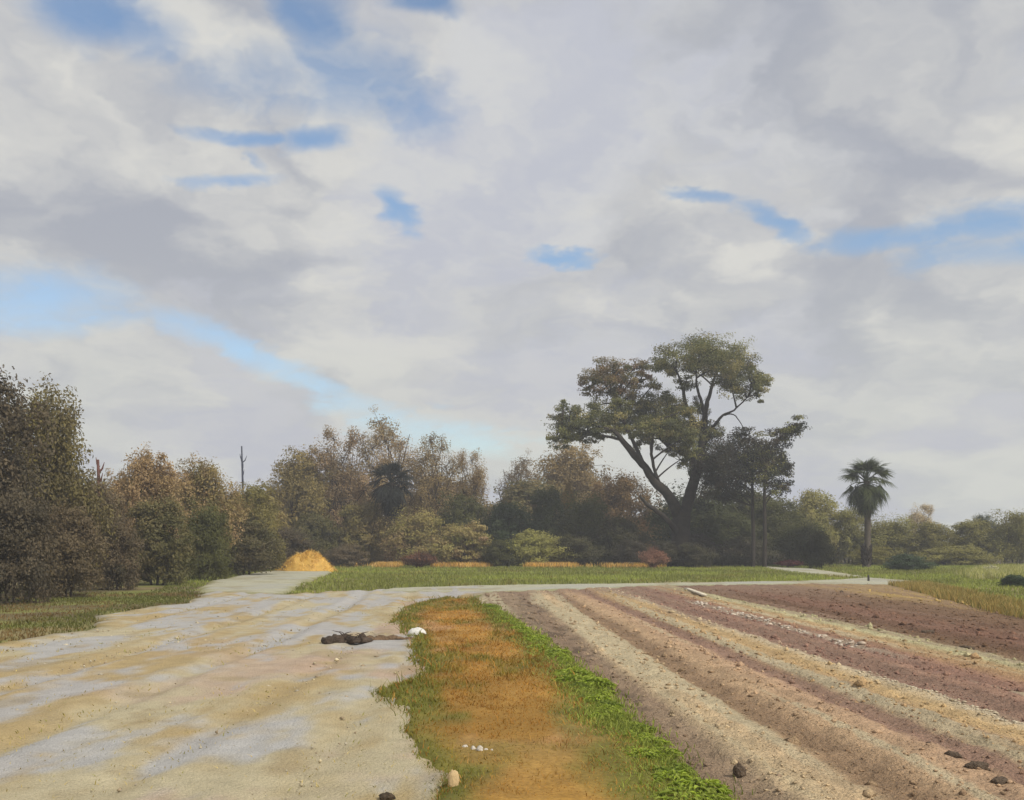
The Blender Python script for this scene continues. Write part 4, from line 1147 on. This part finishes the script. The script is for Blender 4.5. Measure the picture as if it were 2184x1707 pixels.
def stone(name, label, cat, x, y, w, h, col, mat, seed, group=None, rough=.22, z=0.0, rot=0.0, asp=.75):
    X, Y = GP(x, y); W = w / 2096 * Y / 2; Hh = h / 2096 * Y
    me = lump_mesh(name, W, W * asp, Hh / 1.35, col, mat, seed, rough)
    o = link(name, me, None, (X, Y, z + Hh * .14)); o.rotation_euler[2] = rot
    return tag(o, label, cat, group)


stone('white_stone', 'smooth white stone lying where the sandy lot meets the weeds', 'stone', 890, 1358, 42, 22, lin(206, 203, 196), M_stone, 301, z=.0, rough=.14)
stone('tan_stone', 'upright pale tan stone in the rusty weeds at the bottom edge', 'stone', 967, 1685, 24, 42, lin(190, 164, 122), M_stone, 302, z=.03)
for i, (x, y, w, lab) in enumerate(((991, 1606, 12, 'leftmost of the white pebbles in the rusty weeds'), (1009, 1610, 14, 'second white pebble from the left in the rusty weeds'), (1023, 1613, 16, 'largest white pebble of the line in the rusty weeds'),
                                    (1037, 1612, 11, 'fourth white pebble from the left in the rusty weeds'), (1049, 1613, 8, 'rightmost tiny white pebble of the line in the rusty weeds'))):
    stone('white_pebble', lab, 'pebble', x, y, w, w * (.5 + .1 * (i % 3)), lin(192, 184, 172), M_stone, 310 + i, 'white pebbles in the rusty weeds', z=.045, rough=.4, rot=i * 1.3)
stone('dark_clod', 'dark earth clod at the bottom edge of the sandy lot', 'clod', 828, 1704, 34, 18, lin(84, 72, 58), M_soil, 320, rough=.5)
for i, (x, y, w, h, lab) in enumerate((
        (1577, 1655, 26, 36, 'upright dark clod alone on the nearest tan row'), (1984, 1592, 20, 12, 'smallest dark clod, first of the line on the right rows'), (2032, 1616, 40, 16, 'long dark clod, second of the line on the right rows'),
        (2082, 1645, 50, 22, 'largest dark clod, third of the line on the right rows'), (2134, 1676, 46, 16, 'flat dark clod nearest the bottom right corner'), (2062, 1384, 34, 11, 'dark clod on the brown soil above the pale strip'),
        (1976, 1350, 26, 8, 'small dark clod farther back on the brown soil'), (2030, 1330, 18, 6, 'tiny dark clod farthest back on the brown soil'), (1795, 1263, 8, 6, 'tiny dark clod near the end of the rows'))):
    X, Y = GP(x, y)
    stone('dark_clod', lab, 'clod', x, y, w, h * .8, lin(98, 84, 70), M_soil, 330 + i, 'dark clods on the ploughed field', rough=.55, z=float(field_z(np.array([X]), np.array([Y]))[0]) - .005, rot=i)

# dark earth and root heap at the tip of the weeds
X, Y = GP(742, 1371)
deb = thing('debris_heap', 'dark heap of earth and sticks on the sandy lot', 'debris', (X, Y, 0))
rng = np.random.default_rng(5)
for k_ in range(9):
    o = link('clod', lump_mesh('clod', rng.uniform(.07, .16), rng.uniform(.06, .12), rng.uniform(.06, .13), lin(80, 68, 58) * rng.uniform(.8, 1.3), M_soil, 400 + k_, .5), deb)
    o.location = (-.34 + .085 * k_, rng.uniform(-.1, .12), .03); o.rotation_euler[2] = rng.uniform(0, 6)
for k_ in range(10):
    p = np.array([rng.uniform(-.3, .4), rng.uniform(-.1, .1), .05]); a = rng.uniform(0, 6.28); l = rng.uniform(.1, .28)
    mb = MB(); mb.add(*tube([p, p + np.array([cos(a) * l * .5, sin(a) * l * .5, l * .5]), p + np.array([cos(a) * l, sin(a) * l, l * .6])], [.012, .009, .004], 5), lin(70, 58, 50))
    link('stick', mb.mesh('stick', M_bark, True), deb)
X, Y = GP(835, 1366)
rid = thing('earth_ridge', 'low brown earth ridge between the debris heap and white stone', 'earth', (X, Y, 0))
for k_ in range(8):
    o = link('clod', lump_mesh('clod', rng.uniform(.09, .18), rng.uniform(.06, .1), rng.uniform(.03, .07), lin(120, 98, 76) * rng.uniform(.8, 1.2), M_soil, 420 + k_, .45), rid)
    o.location = (-.42 + .11 * k_, rng.uniform(-.06, .06), .02); o.rotation_euler[2] = rng.uniform(-.4, .4)

# pale board and sticks on the field, stake by the track
def plank(name, label, cat, x0, y0, x1, y1, w, t, col):
    A, B = np.array(GP(x0, y0)), np.array(GP(x1, y1)); c = (A + B) / 2; L = np.linalg.norm(B - A); a = atan2(*(B - A)[::-1])
    n = 7; xs = np.linspace(-L / 2, L / 2, n); r = np.random.default_rng(int(x0))
    V = []
    for q in xs:
        e = r.uniform(-.004, .004)
        V += [(q, -w / 2 + e, 0), (q, w / 2 + e, 0), (q, w / 2 + e, t), (q, -w / 2 + e, t)]
    F = []
    for i in range(n - 1):
        for j in range(4): F.append((4 * i + j, 4 * i + (j + 1) % 4, 4 * i + 4 + (j + 1) % 4, 4 * i + 4 + j))
    F += [(3, 2, 1, 0), (4 * n - 4, 4 * n - 3, 4 * n - 2, 4 * n - 1)]
    z = float(field_z(np.array([c[0]]), np.array([c[1]]))[0])
    o = link(name, mk_mesh(name, V, np.array(F), M_wood, np.broadcast_to(col, (len(V), 3))), None, (c[0], c[1], z + .02)); o.rotation_euler[2] = a
    return tag(o, label, cat)


plank('board', 'pale weathered board lying near the far end of the rows', 'board', 1464, 1260, 1503, 1275, .16, .05, lin(206, 196, 176))
for x, y, w, h, lab in ((1852, 1240, 5, 12, 'short dark stake on the track below the palm'),):
    X, Y = GP(x, y); Hh = h / 2096 * Y
    st = thing('stake', lab, 'stake', (X, Y, 0))
    mb = MB(); mb.add(*tube([(0, 0, -.1), (.01, 0, Hh * .5), (.0, 0, Hh)], [.055, .05, .045], 8), lin(72, 66, 62)); po = link('post', mb.mesh('post', M_wood, True), st)
    mb = MB(); mb.add(*tube([(0, 0, Hh - .01), (0, 0, Hh + .05)], [.05, .01], 8), lin(84, 78, 72)); link('tip', mb.mesh('tip', M_wood, True), po)


# ------------------------------------------------------------------ bright weeds along the field edge
def weed_proto(seed, R, H, n, cols):
    rng = np.random.default_rng(seed); mb = MB(); sm = MB()
    for i in range(n):
        a = i * 2.4 + rng.normal(0, .3); t = math.sqrt((i + .5) / n); L = rng.uniform(.045, .085) * (1.1 if t > .4 else .85); w = L * .55
        b = np.array([cos(a) * R * t, sin(a) * R * t, H * (1 - .75 * t * t) * rng.uniform(.6, 1.1)])
        d = np.array([cos(a + rng.normal(0, .7)), sin(a + rng.normal(0, .7)), rng.uniform(-.25, .45)]); d /= np.linalg.norm(d)
        s = np.cross(d, (0, 0, 1)); s /= np.linalg.norm(s); up = np.cross(s, d)
        V = [b, b + d * L * .35 + s * w * .5 + up * .012, b + d * L * .35 - up * .006, b + d * L * .35 - s * w * .5 + up * .012,
             b + d * L * .72 + s * w * .36 + up * .004, b + d * L * .72 - up * .014, b + d * L * .72 - s * w * .36 + up * .004, b + d * L - up * .03]
        mb.add(V, [[0, 2, 1], [0, 3, 2], [4, 5, 7], [5, 6, 7]], cols[rng.integers(0, len(cols))] * rng.uniform(.8, 1.2))
        mb.f.setdefault(4, []).append(np.array([[1, 2, 5, 4], [2, 3, 6, 5]]) + mb.n - 8)
        if i % 3 == 0: sm.add(*tube([(b[0] * .2, b[1] * .2, 0), (b[0] * .6, b[1] * .6, b[2] * .7), b], [.005, .004, .002], 3), lin(110, 120, 50))
    return mb.mesh('leaves', M_leaf), sm.mesh('stems', M_leaf)


WG = [lin(146, 164, 56), lin(158, 174, 62), lin(130, 148, 52), lin(164, 176, 78)]
WD = [lin(120, 136, 50), lin(132, 146, 54), lin(110, 126, 50)]
protos = [weed_proto(500 + i, .15 + .015 * i, .11 + .012 * (i % 3), 130 + 12 * i, WG if i % 3 else WD) for i in range(6)]
edge_y = [3.5, 6.9, 9.4, 12.9, 18.7, 26.6]; edge_x = [1.62, 1.22, 1.06, .84, .32, -.66]
yq = 5.6; i = 0
while yq < 27.5:
    nrow = 2 if yq < 13 else 1
    for s in range(nrow):
        x = float(np.interp(yq, edge_y, edge_x)) + (s * .17 - .08 if nrow == 2 else 0) + RNG.uniform(-.1, .1); y = yq + RNG.uniform(-.12, .12)
        if RNG.random() < .06: continue
        lm, sm = protos[RNG.integers(0, 6)]
        w = thing('weed_clump', 'low bright green leafy weed clump in the row edging the field', 'weed', (x, y, .01), 'green weeds edging the field')
        w.rotation_euler[2] = RNG.uniform(0, 6.28); sc = RNG.uniform(.65, 1.15) * (.8 if yq < 12 else 1.0); w.scale = (sc, sc, sc * RNG.uniform(.5, .85))
        link('leaves', lm, w); link('stems', sm, w); i += 1
    yq += .22 + .012 * yq
mb = MB(); n = 26000
Yq = 4 * (28 / 4) ** RNG.random(n); Xq = np.interp(Yq, edge_y, edge_x) + RNG.normal(0, .17, n) - .05
keep = (fbm(Xq * 2, Yq * 1.2, 611) + RNG.random(n)) > .1; Xq, Yq = Xq[keep], Yq[keep]
C = pick([lin(142, 152, 62), lin(126, 138, 56), lin(154, 160, 76), lin(116, 124, 54)], len(Xq))
blades(mb, np.stack([Xq, Yq, np.full(len(Xq), .015)], -1), RNG.uniform(.03, .09, len(Xq)), np.clip(Yq * .0013, .006, .025), C, 1.2)
o = link('green_grass', mb.mesh('green_grass', M_blade)); tag(o, 'low bright green grass between the weed clumps edging the field', 'grass', kind='stuff')
print('weeds', i, 'tris', sum(len(m.loops) - 2 * len(m.polygons) for m in bpy.data.meshes))

# ------------------------------------------------------------------ thin haze over the whole place
hz = [(x, y, z) for z in (-1.2, 22) for x, y in ((-110, -20), (110, -20), (110, 135), (-110, 135))]
hm = bpy.data.materials.new('haze_air'); hm.use_nodes = True
nt = hm.node_tree; nt.nodes.clear(); g = G(nt)
pv = g.new('ShaderNodeVolumePrincipled'); pv.inputs['Color'].default_value = (.93, .95, 1.0, 1); pv.inputs['Density'].default_value = 0.0016
pv.inputs['Anisotropy'].default_value = 0.2
ho = g.new('ShaderNodeOutputMaterial'); nt.links.new(pv.outputs[0], ho.inputs['Volume'])
o = link('haze', mk_mesh('haze', hz, np.array([(3, 2, 1, 0), (4, 5, 6, 7), (0, 1, 5, 4), (1, 2, 6, 5), (2, 3, 7, 6), (3, 0, 4, 7)]), hm))
tag(o, 'thin pale haze in the air over the fields', 'haze', kind='stuff')
